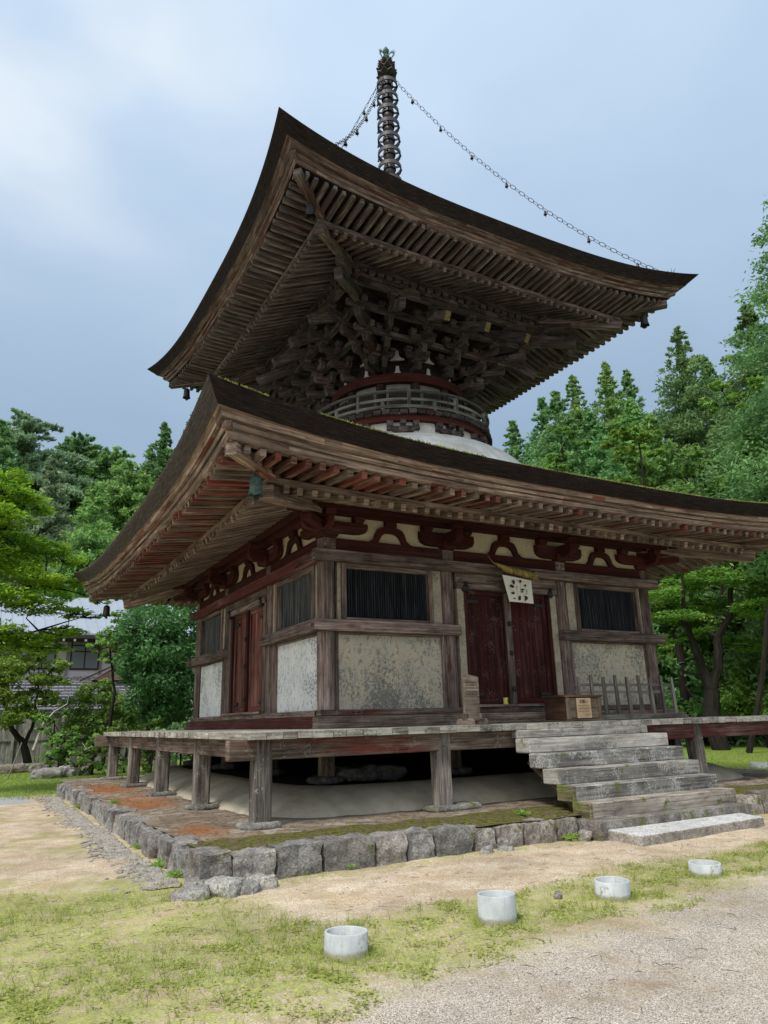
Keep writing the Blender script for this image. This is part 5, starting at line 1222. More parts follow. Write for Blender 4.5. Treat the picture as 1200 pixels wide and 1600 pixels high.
# ------------------------------------------------------------------ broadleaf trees and shrubs
def pads_tree(name, label, cat, base, pads, mat, trunk_paths, leaf=.06, per=260, seed=0, flat_=.8, group=None, rx=1.0, rz=.3, bark=None, limbs=True):
    r_ = np.random.default_rng(seed); t = empty(name, base, 0, label, cat, group); base = np.array(base); Cs, Os, Ts = [], [], []
    mb = MB(); ends = []
    for path, r0, r1 in trunk_paths:
        pts = [np.array(p) - base for p in path]; fine = []
        for i in range(len(pts) - 1):
            for q in range(4): fine.append(pts[i] + (pts[i + 1] - pts[i]) * q / 4 + r_.normal(0, .018, 3) * (np.linalg.norm(pts[i + 1] - pts[i]) ** .5))
        fine.append(pts[-1]); n = len(fine); mb.tube([tuple(p) for p in fine], [r0 + (r1 - r0) * i / (n - 1) for i in range(n)], 8); ends += fine[n // 3:]
    for (p, sx, sz) in pads:
        p = np.array(p) - base; n = int(per * sx * sx * (sz / .3) ** .5 / (rx * rx)); 
        g = r_.normal(0, 1, (n, 3)); g = g / np.linalg.norm(g, axis=1, keepdims=True) * r_.uniform(0, 1, (n, 1)) ** .45
        # leaves gather on twigs: pull them towards a handful of twig tips
        k_ = max(6, n // 28); tips = unit(r_.normal(0, 1, (k_, 3))) * r_.uniform(.25, 1, (k_, 1)) ** .5; idx = r_.integers(0, k_, n)
        g = g * .28 + tips[idx] * .8; C_ = p + g * np.array([sx, sx, sz]); Cs.append(C_); Os.append(unit(g * np.array([1, 1, .3]))); Ts.append(.5 + r_.normal(0, .1) + (r_.normal(0, .14, k_))[idx] + r_.normal(0, .1, n))
        if limbs and ends:
            e = min(ends, key=lambda e_: np.linalg.norm(e_ - p) + (2 if e_[2] > p[2] + .3 else 0)); mid = (e + p) / 2 + r_.normal(0, .12, 3); mid[2] -= .1
            mb.tube([tuple(e), tuple(mid), tuple(p)], [.026, .016, .007], 5, False)
            for q in range(5): tp = p + tips[q % k_] * np.array([sx, sx, sz]) * .8; mb.tube([tuple(p * .7 + mid * .3), tuple((p + tp) / 2 + r_.normal(0, .04, 3)), tuple(tp)], [.018, .012, .005], 4, False)
    C_, A, B, T = leafset(np.concatenate(Cs), np.concatenate(Os), leaf, leaf * .45, np.concatenate(Ts), r_, flat_); cards('crown', LF[mat], C_, A, B, T, t)
    if mb.v: mb.build('trunk', bark or TRUNK, t, smooth=True)
    return t
def G(u, v, D): return tuple(at(u, v, D))
def gnd(u, D): p = at(u, 1130, D); return (p[0], p[1], 0.0)
# the bright maple that hangs in from the left
mp_ = []
rr = random.Random(4)
for (u, v, D, sx, sz) in ((10, 770, 20, 1.0, .3), (-30, 750, 21, 1.1, .35), (40, 790, 20.5, .9, .25), (-10, 805, 19.5, 1.1, .3), (20, 850, 20, 1.1, .3), (70, 852, 20.5, .8, .25), (100, 872, 21, .75, .22), (-30, 870, 20, 1.2, .35), (50, 900, 20, 1.0, .3), (95, 912, 20.6, .8, .22), (0, 930, 19.5, 1.1, .3), (55, 948, 20, .95, .25), (110, 958, 20.8, .65, .18), (-20, 985, 19.5, 1.1, .25), (40, 1000, 20, .9, .2), (92, 990, 20.5, .7, .16), (138, 962, 21, .45, .12), (-70, 800, 20, 1.3, .5), (-80, 920, 20, 1.4, .5), (15, 745, 20.6, .7, .2), (125, 905, 21, .4, .12), (0, 1015, 20, .8, .18), (112, 985, 20.8, .6, .16), (75, 1012, 20.5, .7, .18), (160, 940, 21, .35, .1), (20, 880, 22, 1.2, .35), (70, 930, 22, 1.0, .3), (-20, 830, 22, 1.2, .4)):
    mp_.append((G(u, v, D), sx, sz))
b0 = gnd(-95, 20)
pads_tree('maple_tree', 'bright yellow-green maple with layered boughs hanging in from the left edge', 'maple tree', b0, mp_, 'maple', [([b0, G(-90, 1050, 20), G(-60, 950, 20), G(-20, 880, 20), G(20, 800, 20.3)], .22, .05), ([G(-60, 950, 20), G(0, 935, 20), G(70, 905, 20.4)], .1, .03), ([G(-85, 1040, 20), G(-20, 1000, 20), G(60, 985, 20.3)], .09, .02)], leaf=.062, per=1500, seed=3, flat_=.9)
# leaning tree with pale green leaves before the house
bl = (-5.94, 16.2, 0.0)
pads_tree('leaning_tree', 'small leaning garden tree with broad green leaves before the wooden fence', 'tree', bl, [(G(u, v, 29.6), sx, sz) for (u, v, sx, sz) in ((20, 1040, 1.0, .5), (60, 1020, .8, .4), (70, 1060, .8, .4), (10, 1085, .9, .5), (50, 1090, .7, .4), (-25, 1060, 1.0, .6), (85, 1040, .6, .35), (30, 1010, .8, .35), (0, 1120, .9, .5), (75, 1090, .6, .4), (45, 1115, .7, .4), (10, 1055, .9, .4), (95, 1065, .5, .3), (65, 1000, .6, .3))], 'light', [([bl, G(38, 1165, 30), G(20, 1140, 30), G(5, 1090, 30)], .16, .05), ([G(38, 1165, 30), G(52, 1130, 30), G(60, 1070, 30)], .07, .03)], leaf=.085, per=900, seed=6, flat_=.3)
bs = (-4.75, 17.6, 0.0)
pads_tree('round_shrub', 'wide rounded dark green shrub in front of the tiled roof', 'shrub', bs, [(G(u, v, 30.5), sx, sz) for (u, v, sx, sz) in ((150, 1085, .9, .5), (120, 1105, .8, .5), (175, 1100, .9, .6), (140, 1130, 1.0, .6), (190, 1135, .9, .6), (110, 1140, .6, .4), (160, 1160, .9, .5), (205, 1110, .8, .6), (215, 1150, .8, .6), (165, 1070, .5, .3), (130, 1080, .5, .3))], 'shrub', [([bs, (bs[0], bs[1], 1.2)], .09, .04)], leaf=.065, per=1500, seed=8, flat_=.5)
bp = gnd(235, 27)
pads_tree('bushy_pine', 'dense blue-green pine filling the gap left of the hall', 'pine tree', bp, [(G(u, v, D), sx, sz) for (u, v, D, sx, sz) in ((240, 975, 27, 1.3, .9), (205, 985, 26.5, .8, .6), (285, 985, 27.5, 1.2, 1.0), (230, 1020, 26.5, 1.2, .8), (270, 1030, 27, 1.2, .9), (210, 1050, 27, .9, .6), (250, 1070, 26.5, 1.2, .8), (290, 1085, 27, 1.0, .8), (225, 1095, 27, .9, .6), (260, 1115, 27, 1.1, .7), (300, 1040, 28, 1.0, 1.0), (240, 945, 28, 1.0, .6), (290, 935, 28.5, 1.0, .7))], 'pine', [([bp, (bp[0], bp[1], 2.2), (bp[0] + .2, bp[1], 4.6)], .16, .06)], leaf=.085, per=900, seed=9, flat_=0)
bq = gnd(165, 28.5)
pads_tree('light_bush_tree', 'light green leafy bush tree left of the dense pine', 'tree', bq, [(G(u, v, 28.3), sx, sz) for (u, v, sx, sz) in ((165, 1000, .6, .35), (180, 985, .5, .3), (150, 1012, .45, .25), (178, 1018, .5, .35), (165, 1030, .4, .25), (190, 1040, .5, .4), (185, 965, .45, .3))], 'light', [([bq, G(180, 1080, 28.4), G(172, 1010, 28.3)], .07, .03)], leaf=.08, per=900, seed=10, flat_=.3)
bd = gnd(98, 27.5); bd = (bd[0], bd[1], 0)
pads_tree('twiggy_bush', 'small sparse bush with thin dark stems beside the mossy rocks', 'bush', bd, [(G(u, v, 27.5), sx, sz) for (u, v, sx, sz) in ((95, 1150, .6, .35), (110, 1140, .5, .3), (80, 1160, .4, .25), (120, 1165, .5, .3))], 'shrub', [([bd, G(100, 1160, 27.5), G(85, 1130, 27.5)], .04, .01), ([bd, G(110, 1160, 27.5), G(128, 1130, 27.5)], .03, .01), ([bd, G(90, 1165, 27.5), G(72, 1145, 27.5)], .03, .01)], leaf=.05, per=260, seed=12, flat_=.2)
for i, (u, D, sx, lab) in enumerate(((140, 25.5, .45, 'low leafy plant right of the twiggy bush'), (165, 24.5, .4, 'low leafy plant behind the furthest deck posts'), (62, 29, .35, 'small green plant at the foot of the fence'), (218, 24, .5, 'leafy weed clump seen between the left deck posts'), (185, 26, .5, 'low bush in the shade left of the deck'))):
    b_ = gnd(u, D); pads_tree('garden_plant', lab, 'plant', b_, [((b_[0], b_[1], .3), sx, .28), ((b_[0] + .3, b_[1] + .1, .22), sx * .7, .2)], 'shrub', [], leaf=.07, per=600, seed=20 + i, flat_=.3, limbs=False)
# right side maples
bR = (16.95, 5.49, 0.0); DR = 31.4
mpr = [(G(u, v, DR + dd), sx, sz) for (u, v, dd, sx, sz) in ((1035, 930, 0, 1.1, .35), (1070, 915, 1, 1.2, .35), (1110, 900, 0, 1.2, .4), (1150, 905, -1, 1.1, .35), (1190, 890, 0, 1.2, .5), (1030, 965, 1, 1.0, .3), (1065, 960, -1, 1.0, .3), (1100, 945, 1, 1.2, .35), (1145, 950, 1, 1.2, .35), (1185, 950, -1, 1.2, .4), (1040, 1000, 0, .8, .25), (1090, 990, 1, .9, .25), (1150, 1000, 2, 1.1, .3), (1190, 1010, 1, 1.1, .35), (1080, 880, 1, 1.0, .3), (1130, 870, 2, 1.2, .35), (1170, 865, 0, 1.2, .4), (1055, 895, 2, .9, .3), (1210, 920, 0, 1.3, .6), (1140, 1040, 3, .9, .25), (1180, 1050, 3, 1.1, .4))]
pads_tree('maple_tree', 'spreading maple with a dark forked trunk on the lawn right of the hall', 'maple tree', bR, mpr, 'mapler', [([bR, G(1113, 1110, DR), G(1112, 1078, DR)], .34, .27), ([G(1112, 1078, DR), G(1095, 1040, DR), G(1086, 1010, DR), G(1072, 975, DR), G(1050, 960, DR)], .22, .07), ([G(1112, 1078, DR), G(1122, 1040, DR), G(1122, 995, DR), G(1140, 965, DR), G(1142, 920, DR), G(1148, 880, DR)], .2, .06), ([G(1122, 995, DR), G(1105, 988, DR)], .1, .05), ([G(1076, 985, DR), G(1066, 930, DR), G(1066, 895, DR)], .1, .04), ([G(1095, 1055, DR), G(1070, 1050, DR), G(1045, 1040, DR)], .05, .02), ([G(1108, 1105, DR), G(1085, 1090, DR), G(1062, 1062, DR)], .05, .02)], leaf=.09, per=800, seed=14, flat_=.9)
bT = gnd(1076, 35)
pads_tree('old_tree', 'thick grey trunk of an old tree seen past the end of the barrier', 'tree', bT, [(G(u, v, 36), sx, sz) for (u, v, sx, sz) in ((1040, 1020, 1.0, .5), (1075, 960, 1.3, .6), (1040, 940, 1.2, .6), (1100, 985, 1.0, .5))], 'shrub', [([bT, G(1068, 1060, 35), G(1060, 1000, 35.4)], .3, .15)], leaf=.11, per=900, seed=15, flat_=.4)
for i, (u, v, D, sx, lab) in enumerate(((1165, 1085, 34, 1.4, 'leafy bush right of the forked maple trunk'), (1200, 1060, 36, 1.8, 'larger bush at the right edge behind the lawn'), (1140, 1095, 38, 1.3, 'dark bush behind the forked maple trunk'), (1050, 1085, 40, 1.0, 'small bush seen past the right corner column'), (1235, 1090, 33, 1.5, 'bush just outside the right edge'))):
    b_ = gnd(u, D); c = at(u, v, D); pads_tree('bush', lab, 'bush', b_, [((c[0], c[1], c[2]), sx, sx * .7), ((c[0] + .7, c[1], c[2] + .5), sx * .8, sx * .5), ((c[0] - .6, c[1], max(.5, c[2] - .6)), sx * .8, sx * .6)], 'shrub', [([b_, (c[0], c[1], c[2])], .06, .03)], leaf=.1, per=420, seed=30 + i, flat_=.3)
# broadleaf crowns above the lower roof on the right
for i, (u, v, D, sx, mt, lab) in enumerate(((1000, 705, 36, 1.5, 'light', 'fresh green broadleaf crown just above the lower roof'), (1165, 650, 29, 1.3, 'light', 'bright yellow-green tree in front of the tallest conifer'), (1190, 735, 33, 1.7, 'light', 'yellow-green tree low at the right edge above the roof'), (880, 715, 40, 1.4, 'shrub', 'dull green tree above the lower roof near the white dome'), (1100, 745, 36, 1.3, 'shrub', 'low green tree touching the lower roof line at right'))):
    b_ = gnd(u, D); c = at(u, v, D); r2 = random.Random(i); pd = []
    for q in range(13): pd.append(((c[0] + r2.uniform(-1, 1) * sx * .9, c[1] + r2.uniform(-1, 1) * sx * .9, c[2] + r2.uniform(-1.3, .9) * sx), sx * r2.uniform(.3, .5), sx * .22))
    pads_tree('broadleaf_tree', lab, 'tree', b_, pd, mt, [([b_, (c[0], c[1], c[2] * .5), (c[0], c[1], c[2] + sx * .4)], .11, .04)], leaf=.11, per=800, seed=40 + i, flat_=.3)

# ------------------------------------------------------------------ dead branch, stake, garden rocks
def sticks(name, label, cat, paths, mat, loc):
    mb = MB(); loc = np.array(loc)
    for path, r0, r1 in paths:
        n = len(path); mb.tube([tuple(np.array(p) - loc) for p in path], [r0 + (r1 - r0) * i / (n - 1) for i in range(n)], 6)
    o = mb.build(name, mat, smooth=True, loc=tuple(loc)); return tag(o, label, cat)
D_ = 28.5
sticks('dead_branch', 'bleached bare forked branch slanting up before the fence', 'branch', [([G(52, 1172, D_), G(60, 1150, D_), G(68, 1130, D_), G(85, 1112, D_), G(105, 1100, D_)], .06, .02), ([G(68, 1130, D_), G(60, 1115, D_), G(62, 1108, D_)], .025, .01), ([G(85, 1112, D_), G(80, 1106, D_)], .02, .01), ([G(105, 1100, D_), G(107, 1088, D_)], .02, .008)], W['deadwood'], gnd(52, D_))
sticks('dead_branch', 'short bleached branch leaning among the plants left of the deck', 'branch', [([G(122, 1184, 27), G(132, 1172, 27), G(145, 1166, 27)], .035, .015), ([G(135, 1170, 27), G(128, 1160, 27)], .015, .006)], W['deadwood'], gnd(122, 27))
sticks('wooden_stake', 'thin leaning stake at the far left before the tree', 'stake', [([G(12, 1218, 22), G(34, 1160, 22)], .018, .014)], W['deadwood'], gnd(12, 22))
for (u, v, sx, m_, lab) in ((75, 1216, .9, 'pale', 'long pale garden rock on the left lawn'), (103, 1213, .7, 'pale', 'rounded garden rock in the middle of the row on the left lawn'), (125, 1211, .6, 'pale', 'garden rock nearest the deck on the left lawn'), (68, 1206, .9, 'kerbmoss', 'dark mossy block behind the pale garden rocks'), (20, 1208, 1.2, 'kerbmoss', 'low mossy mound stone at the left edge')):
    d = FW + RT * (u - 600) / FPX - UP * (v - 800) / FPX; tt = -CAM[2] / d[2]; p = CAM + d * tt
    rock('garden_rock', (p[0], p[1], .1), (sx, .5, .35), S[m_], lab, 'garden rock', 'rocks on the left lawn', jit(.5), .15, .6)
rock('white_rock', (-6.0, 20.5, .25), (1.0, .5, .6), S['slab'], 'flat white stone lying by the fence at far left', 'rock', None, .2, .1, .4)

# ------------------------------------------------------------------ houses, fences, walls
HW = flat('white_house_plaster', (.72, .68, .68)); k = M('blue_grey_metal_roof', .4, .5); k.col(k.mix(k.noise(k.co('Object'), 1.5, 3), (.24, .28, .34), (.34, .38, .44))); HR = k.m
TIMB = flat('dark_house_timber', (.05, .04, .035)); GLS = flat('grey_window_glass', (.22, .25, .27), .15, .6)
hs = empty('house', (-4.5, 22.3, 0), label='white plastered house with a blue-grey metal roof behind the garden', cat='house')
def hb(mb, x0, x1, y0, y1, z0, z1): mb.box(x0 + 4.5, x1 + 4.5, y0 - 22.3, y1 - 22.3, z0, z1)
mb = MB(); hb(mb, -16, 3, 22.3, 30, 0, 5.35); mb.build('wall', HW, hs)
mb = MB(); 
for x in (-9.5, -7.8, -6.1, -4.42, -3.0, -1.4, .4): hb(mb, x - .05, x + .05, 22.24, 22.31, 3.3, 5.35)
for z in (3.5,): hb(mb, -16, 3, 22.25, 22.31, z, z + .09)
mb.build('timber_frame', TIMB if False else flat('grey_house_timber', (.3, .28, .27)), hs)
for (x0, x1) in ((-4.3, -3.08), (-6.0, -4.9), (-8.6, -7.3), (-2.4, -1.2)):
    mb = MB(); hb(mb, x0, x1, 22.2, 22.3, 3.95, 5.28); wi = mb.build('window', TIMB, hs)
    mb = MB(); m2 = (x0 + x1) / 2
    for a, b in ((x0 + .06, m2 - .03), (m2 + .03, x1 - .06)):
        hb(mb, a, b, 22.19, 22.199, 4.01, 4.72); hb(mb, a, b, 22.19, 22.199, 4.78, 4.98); hb(mb, a, b, 22.19, 22.199, 5.04, 5.22)
    mb.build('pane', GLS, wi)
mb = MB(); mb.hexa([(-12, -1.3, 5.35), (8, -1.3, 5.35), (8, 3.9, 7.75), (-12, 3.9, 7.75), (-12, -1.3, 5.43), (8, -1.3, 5.43), (8, 3.9, 7.83), (-12, 3.9, 7.83)]); mb.hexa([(-12, 3.9, 7.75), (8, 3.9, 7.75), (8, 9.1, 5.35), (-12, 9.1, 5.35), (-12, 3.9, 7.83), (8, 3.9, 7.83), (8, 9.1, 5.43), (-12, 9.1, 5.43)])
ro_ = mb.build('roof', HR, hs)
mb = MB()
for i in range(46): x = -12 + i * .44; mb.beam((x, -1.3, 5.45), (x, 3.9, 7.85), .03, .03)
mb.beam((-12, 1.2, 6.62), (8, 1.2, 6.62), .05, .06); mb.build('roof_seams', HR, ro_)
mb = MB(); mb.box(-12, 8, -1.36, -1.28, 5.2, 5.36); mb.build('gutter', TIMB, hs); mb = MB(); mb.box(-12, 8, -1.2, 0, 5.18, 5.3); mb.build('eave_soffit', TIMB, hs)
mb = MB()
for i in range(44): x = -12 + i * .45; mb.box(x, x + .09, -1.3, -1.215, 5.08, 5.17)
mb.build('rafter_ends', flat('white_rafter_tips', (.75, .75, .75)), hs)
k = M('grey_tile_roof', .7, .3); ob_ = k.co('Object'); wv = k.t.nodes.new('ShaderNodeTexBrick'); wv.inputs['Scale'].default_value = 3.2; wv.inputs['Color1'].default_value = (.17, .17, .2, 1); wv.inputs['Color2'].default_value = (.26, .26, .29, 1); wv.inputs['Mortar'].default_value = (.05, .05, .06, 1); wv.inputs['Mortar Size'].default_value = .05; wv.inputs['Row Height'].default_value = .42; wv.inputs['Brick Width'].default_value = .8
k.l(k.co('UV', (1, 1, 1)), wv.inputs['Vector']); k.col(wv.outputs[0]); TILE = k.m
og = empty('outbuilding', (-4.5, 19.4, 0), label='low outbuilding with a grey tiled roof between the fence and the house', cat='outbuilding')
mb = MB(); mb.box(-4.6, 4.2, .4, 2.6, 0, 2.1); mb.build('wall', flat('outbuilding_brown_wall', (.2, .15, .12)), og)
mb = MB(); mb.hexa([(-5, -.3, 2.05), (4.6, -.3, 2.05), (4.6, 1.6, 3.35), (-5, 1.6, 3.35), (-5, -.3, 2.13), (4.6, -.3, 2.13), (4.6, 1.6, 3.43), (-5, 1.6, 3.43)])
mb.uv = [[(p[0], p[1]) for p in f] for f in mb.uv]; ro_ = mb.build('roof', TILE, og)
mb = MB()
for j in range(11):
    t = j / 10; mb.beam((-5, -.3 + 1.9 * t, 2.15 + 1.3 * t), (4.6, -.3 + 1.9 * t, 2.15 + 1.3 * t), .05, .045)
mb.beam((-5, 1.65, 3.5), (4.6, 1.65, 3.5), .2, .16); mb.build('tile_courses', TILE, ro_)
mb = MB(); mb.hexa([(1.0, 1.2, 3.4), (4.4, 1.2, 3.4), (4.4, 2.5, 3.4), (1.0, 2.5, 3.4), (1.9, 1.2, 3.98), (3.3, 1.2, 4.0), (3.3, 2.5, 4.0), (1.9, 2.5, 3.98)]); mb.build('small_gable', flat('dull_red_gable', (.3, .17, .16)), og)
mb = MB(); mb.beam((.5, 1.15, 3.36), (2.0, 1.15, 4.1), .2, .07); mb.build('barge_board', TIMB, og)
fe = empty('board_fence', (-6.6, 18.4, 0), label='grey weathered board fence behind the left garden', cat='fence')
mb = MB(); x = -5
while x < 4.2:
    wd = random.uniform(.17, .22); mb.box(x, x + wd - .008, -.012 + jit(.004), .012, .02, 1.98 + jit(.012)); x += wd
mb.build('boards', W['fence'], fe)
mb = MB(); mb.box(-5, 4.2, -.05, -.014, 1.0, 1.07); mb.box(-5, 4.2, -.06, .03, 2.0, 2.05); mb.build('fence_rail', W['fence'], fe)
for x in (-5, -3.3, -1.6, .1, 1.8, 3.5): mb = MB(); mb.box(x, x + .1, -.08, -.016, 0, 2.1); mb.build('fence_post', W['fence'], fe)
pg_ = gnd(262, 27); fe2 = empty('pale_fence_panel', (pg_[0], pg_[1], 0), label='short pale green board panel seen just left of the hall', cat='fence')
mb = MB()
for i in range(4): mb.box(-.4 + i * .2, -.21 + i * .2, -.015, .015, 0, 2.05 - .05 * (i % 2))
mb.build('boards', flat('pale_green_boards', (.22, .25, .2)), fe2); mb = MB(); mb.box(-.42, .42, -.05, -.016, 1.5, 1.58); mb.build('fence_rail', W['fence'], fe2)
pr = at(1080, 1130, 42); wl = empty('panel_wall', (pr[0], pr[1], 0), R(-35), 'pale panelled wall glimpsed behind the tree trunks at right', 'wall')
mb = MB(); mb.box(-6, 9, 0, .2, 0, 2.7); mb.build('wall_face', flat('pale_grey_wall_paint', (.5, .56, .58)), wl)
mb = MB()
for i in range(24): mb.box(-6 + i * .65, -5.97 + i * .65, -.02, -.002, 0, 2.7)
for j in range(6): mb.box(-6, 9, -.025, -.003, .45 * j + .4, .45 * j + .425)
mb.build('panel_joints', flat('grey_joint', (.2, .24, .25)), wl)
ph = at(1225, 1000, 46); h2 = empty('far_house', (ph[0], ph[1], 0), R(-40), 'distant house with a pale roof peeping through the leaves at the right edge', 'house')
mb = MB(); mb.box(-4, 6, 0, 6, 0, 6.0); mb.build('wall', HW, h2); mb = MB(); mb.hexa([(-4.6, -.8, 6.0), (6.6, -.8, 6.0), (6.6, 6.8, 6.0), (-4.6, 6.8, 6.0), (-4.6, 2.9, 8.2), (6.6, 2.9, 8.2), (6.6, 3.1, 8.2), (-4.6, 3.1, 8.2)]); mb.build('roof', HR, h2)
mb = MB(); mb.box(-2.5, -1.0, -.04, .0, 3.6, 4.9); mb.build('window', GLS, h2)

# ------------------------------------------------------------------ cobbles, grass, litter
mb = MB(); r2 = random.Random(9); NPB = 0
for _ in range(4200):
    y = r2.uniform(-6.3, 4.6); f_ = (y + 6.3) / 10.9; x = -6.16 - abs(r2.gauss(0, .17)) - .05 + .03 * math.sin(y * 2)
    if r2.random() < .25 * (1 + math.sin(y * 2.3)): continue
    a = r2.uniform(.016, .045); b_ = a * r2.uniform(.5, .9); h = a * .3; t = r2.uniform(0, 3.14); c, s_ = math.cos(t), math.sin(t); V = []
    for (rr_, zz) in ((1, -.2), (.95, .5), (.55, 1.0)):
        for q in range(6):
            an = 2 * PI * q / 6; px_, py_ = a * rr_ * math.cos(an) * r2.uniform(.85, 1.1), b_ * rr_ * math.sin(an); V.append((x + px_ * c - py_ * s_, y + px_ * s_ + py_ * c, zz * h + .003))
    F = [(q, (q + 1) % 6, 6 + (q + 1) % 6, 6 + q) for q in range(6)] + [(6 + q, 6 + (q + 1) % 6, 12 + (q + 1) % 6, 12 + q) for q in range(6)] + [tuple(range(12, 18))]
    mb.add(V, F)
o = mb.build('cobbles', S['cobble'], smooth=True, angle=50); tag(o, 'strip of small flat pale cobbles along the foot of the left kerb', 'cobbles', kind='stuff')

gr = np.random.default_rng(21)
def nz(p, f_, s=0): return np.array([mn.noise(Vector((a * f_ + s, b * f_, s))) for a, b in p])
def blades(name, pts, hgt, wdt, lean, mat, label, zoff=0.0, tb=.5):
    n = len(pts); base = np.zeros((n, 3)); base[:, :2] = pts; base[:, 2] = zoff - .006
    d = gr.normal(0, 1, (n, 3)) * lean; d[:, 2] = 1; d = unit(d); h = hgt * gr.uniform(.45, 1.4, (n, 1)); sd_ = gr.normal(0, 1, (n, 3)); sd_[:, 2] = 0; sd_ = unit(sd_); w_ = wdt * gr.uniform(.7, 1.3, (n, 1))
    tip = base + d * h + np.array([0, 0, -1]) * h * 0.12; mid = base + d * h * .5
    V = np.stack([base - sd_ * w_, base + sd_ * w_, tip + sd_ * w_ * .25, tip - sd_ * w_ * .25], 1); V[:, 2:, :2] += (d[:, None, :2] * h[:, None] * .3)
    o = quads(name, mat, V, tb + gr.normal(0, .2, n)); return tag(o, label, 'grass', kind='stuff')
P0 = gr.uniform((-8.9, -10.6), (1.8, -5.6), (420000, 2)); n1_ = nz(P0, 1.1, 3); n2_ = nz(P0, 4.0, 7)
band = ((P0[:, 1] - .05 * P0[:, 0]) < -7.95 + .3 * n1_) & ((P0[:, 1] - .16 * P0[:, 0]) > -8.75 + .35 * n1_)
left = (P0[:, 0] < -6.0 + .8 * n1_) & (P0[:, 1] < -5.9 + .6 * n1_) & ((P0[:, 1] - .16 * P0[:, 0]) > -8.85 + .4 * n1_)
dens = np.where(band, .6, 0) + np.where(left, .4, 0) + np.where((P0[:, 1] > -6.75) & (P0[:, 1] < -6.5) & (P0[:, 0] > -5.9), .12, 0)
keep = gr.random(len(P0)) < dens * np.clip(.35 + 1.9 * n2_ + .9 * n1_, .04, 1)
PB = P0[keep]; print('blades', len(PB))
dist = np.linalg.norm(PB - CAM[:2], axis=1)
blades('grass', PB, .024, .002, .8, LF['grass'], 'short yellow-green grass and moss growing over the dirt', tb=.5)
sel = P0[gr.random(len(P0)) < (np.where(band | left, .02, .0004)) * np.clip(.5 + 1.5 * n1_, .1, 1)]
tuft = np.repeat(sel, 6, axis=0) + gr.normal(0, .012, (len(sel) * 6, 2))
blades('tall_grass', tuft, .075, .0016, .38, LF['grass'], 'thin taller grass blades standing in tufts over the moss', tb=.42)
# grass crowding round the pipe rings
pg2 = []
for (x, y) in ((-5.84, -8.95), (-4.6, -8.87), (-3.43, -8.83), (-2.16, -8.70)):
    a = gr.uniform(0, 6.283, 420); r_ = .15 + abs(gr.normal(0, .045, 420)); pg2.append(np.c_[x + r_ * np.cos(a), y + r_ * np.sin(a)])
blades('pipe_grass', np.concatenate(pg2), .045, .0022, .5, LF['grass'], 'grass crowding round the foot of the pipe rings', tb=.55)
# clover-like ground leaves near the pipes
PC = P0[gr.random(len(P0)) < np.where(band, .26, np.where(left, .1, 0)) * np.clip(.2 + 2 * n2_, 0, 1)]
C_ = np.c_[PC, gr.uniform(.003, .02, len(PC))]; c4 = leafset(C_, gr.normal(0, 1, (len(C_), 3)) * np.array([1, 1, .2]), .008, .012, .55 + gr.normal(0, .2, len(C_)), gr, 1.2)
o = cards('ground_leaves', LF['grass'], c4[0], c4[1], c4[2], c4[3]); tag(o, 'tiny leaves of ground plants round the pipe rings', 'ground cover', kind='stuff')
# lawn tufts further off
PL = gr.uniform((-13, 4.2), (-3.0, 22), (60000, 2)); PR = gr.uniform((7.5, -4), (30, 14), (60000, 2)); PL = PL[(PL[:, 0] < -4) | (PL[:, 1] > 6.5)]
blades('lawn_grass', np.r_[PL, PR], .05, .006, .6, LF['grass'], 'low green lawn around the hall', tb=.1)
# ferns and weeds against the left kerb
for i, (x, y, s_, lab) in enumerate(((-6.15, -5.9, .1, 'bright green fern tuft beside the near corner of the left kerb'), (-6.14, -5.3, .12, 'second bright fern tuft further along the left kerb'), (-6.12, -3.9, .08, 'small weed at the foot of the left kerb'), (-5.9, -.9, .09, 'pale weed growing on the orange moss'), (-6.1, 1.4, .12, 'weed clump at the far end of the left kerb'), (-1.75, -6.55, .1, 'leafy weed beside the bottom left of the stairs'), (-2.05, -6.05, .09, 'weed on the platform left of the stairs'), (-1.35, -6.95, .09, 'leafy weed at the slab corner'), (-4.6, -6.52, .05, 'sprig growing between two front kerb stones'), (1.55, -6.5, .1, 'weed by the right foot of the stairs'))):
    n = 90; base = np.zeros((n, 3)); base[:, :2] = gr.normal(0, s_ * .35, (n, 2)); d = unit(gr.normal(0, 1, (n, 3)) * np.array([1, 1, .3]) + np.array([0, 0, .7])); h = s_ * gr.uniform(.5, 1.2, (n, 1)); sd_ = unit(np.cross(d, gr.normal(0, 1, (n, 3)))); w_ = s_ * .07
    V = np.stack([base, base + d * h * .5 + sd_ * w_, base + d * h - np.array([0, 0, 1]) * h * .25, base + d * h * .5 - sd_ * w_], 1); zz = .02 if (x < -6 or y < -6.4) else .26
    o = quads('weed', LF['light'], V, .7 + gr.normal(0, .15, n), loc=(x, y, zz)); tag(o, lab, 'weed')
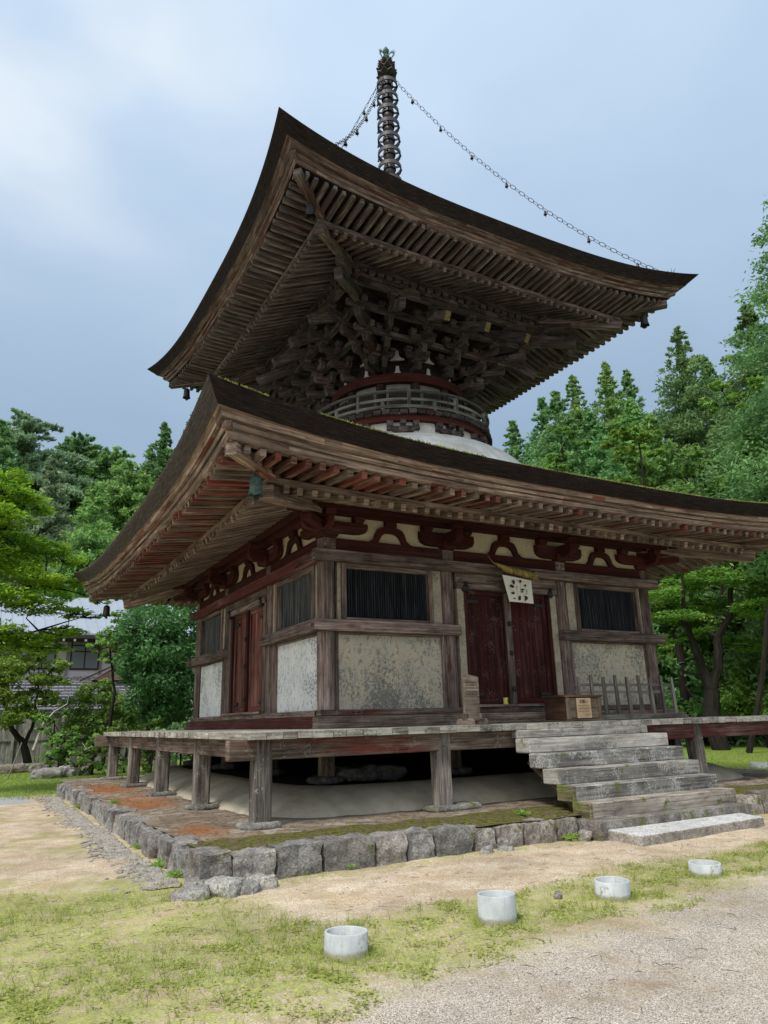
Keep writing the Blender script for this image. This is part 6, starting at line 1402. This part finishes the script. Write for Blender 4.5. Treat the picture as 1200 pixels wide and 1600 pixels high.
# twigs, leaf litter and pebbles on the path
mb = MB(); r2 = random.Random(12)
for _ in range(420):
    x, y = r2.uniform(-8.6, 1.8), r2.uniform(-10.6, -6.6); a = r2.uniform(0, 6.3); l = r2.uniform(.008, .05) * (1.6 if r2.random() < .1 else 1); d = Vector((math.cos(a), math.sin(a), 0)) * l
    p = Vector((x, y, .014)); mb.tube([p - d, p + Vector((r2.uniform(-.01, .01), r2.uniform(-.01, .01), .004)), p + d], [.0012, .002, .001], 4, False)
o = mb.build('twigs', flat('dark_twig', (.1, .065, .045)), None); tag(o, 'small brown twigs and leaf litter scattered over the path', 'twigs', kind='stuff')
mb = MB()
for _ in range(2600):
    x, y = r2.uniform(-8.6, 2.2), r2.uniform(-10.8, -6.7); s_ = r2.uniform(.002, .006) * (2.0 if r2.random() < .04 else 1)
    if y > -8.2 and r2.random() < .5: continue
    p = Vector((x, y, .006)); mb.add([p + Vector((s_, 0, 0)), p + Vector((0, s_, 0)), p + Vector((-s_, 0, 0)), p + Vector((0, -s_, 0)), p + Vector((0, 0, s_ * .9)), p - Vector((0, 0, s_))], [(0, 1, 4), (1, 2, 4), (2, 3, 4), (3, 0, 4), (1, 0, 5), (2, 1, 5), (3, 2, 5), (0, 3, 5)])
o = mb.build('pebbles', S['pale'], None); tag(o, 'fine pebbles lying on the dirt path', 'pebbles', kind='stuff')
# leaf litter and twigs on the platform
mb = MB()
for _ in range(3200):
    x, y = (r2.uniform(-5.9, 6), r2.uniform(-6.2, -5.1)) if r2.random() < .5 else (r2.uniform(-5.9, -4.7), r2.uniform(-6, 5)); a = r2.uniform(0, 6.3); l = r2.uniform(.005, .03); d = Vector((math.cos(a), math.sin(a), 0)) * l; p = Vector((x, y, platz(x, y) + .006)); mb.tube([p - d, p + d], [.002, .0015], 3, False)
o = mb.build('platform_litter', flat('brown_litter', (.13, .09, .065)), None); tag(o, 'brown twigs and needles strewn on the earth platform', 'leaf litter', kind='stuff')
# more planting before the left fence, and low trees closing the view at the right
for i, (u, v, D, sx, mt, lab) in enumerate(((112, 1165, 26, .75, 'shrub', 'dark leafy shrub right of the dead branch'), (150, 1175, 25.5, .7, 'shrub', 'low dense shrub just left of the deck'), (200, 1160, 26, .9, 'shrub', 'dense dark shrub behind the left deck posts'), (240, 1175, 25, .8, 'cedar', 'dark shrub below the dense pine'), (85, 1125, 28, .5, 'light', 'thin light green shrub behind the dead branch'), (285, 1160, 25, .9, 'cedar', 'dark shrub behind the left deck near the wall'))):
    b_ = gnd(u, D); c = at(u, v, D); r2 = random.Random(60 + i); pd = [((c[0] + r2.uniform(-1, 1) * sx, c[1] + r2.uniform(-.6, .6) * sx, c[2] + r2.uniform(-.6, .8) * sx * .8), sx * r2.uniform(.4, .65), sx * .35) for q in range(9)]
    pads_tree('shrub', lab, 'shrub', b_, pd, mt, [([b_, (b_[0], b_[1], c[2])], .04, .02)], leaf=.06, per=900, seed=70 + i, flat_=.3)
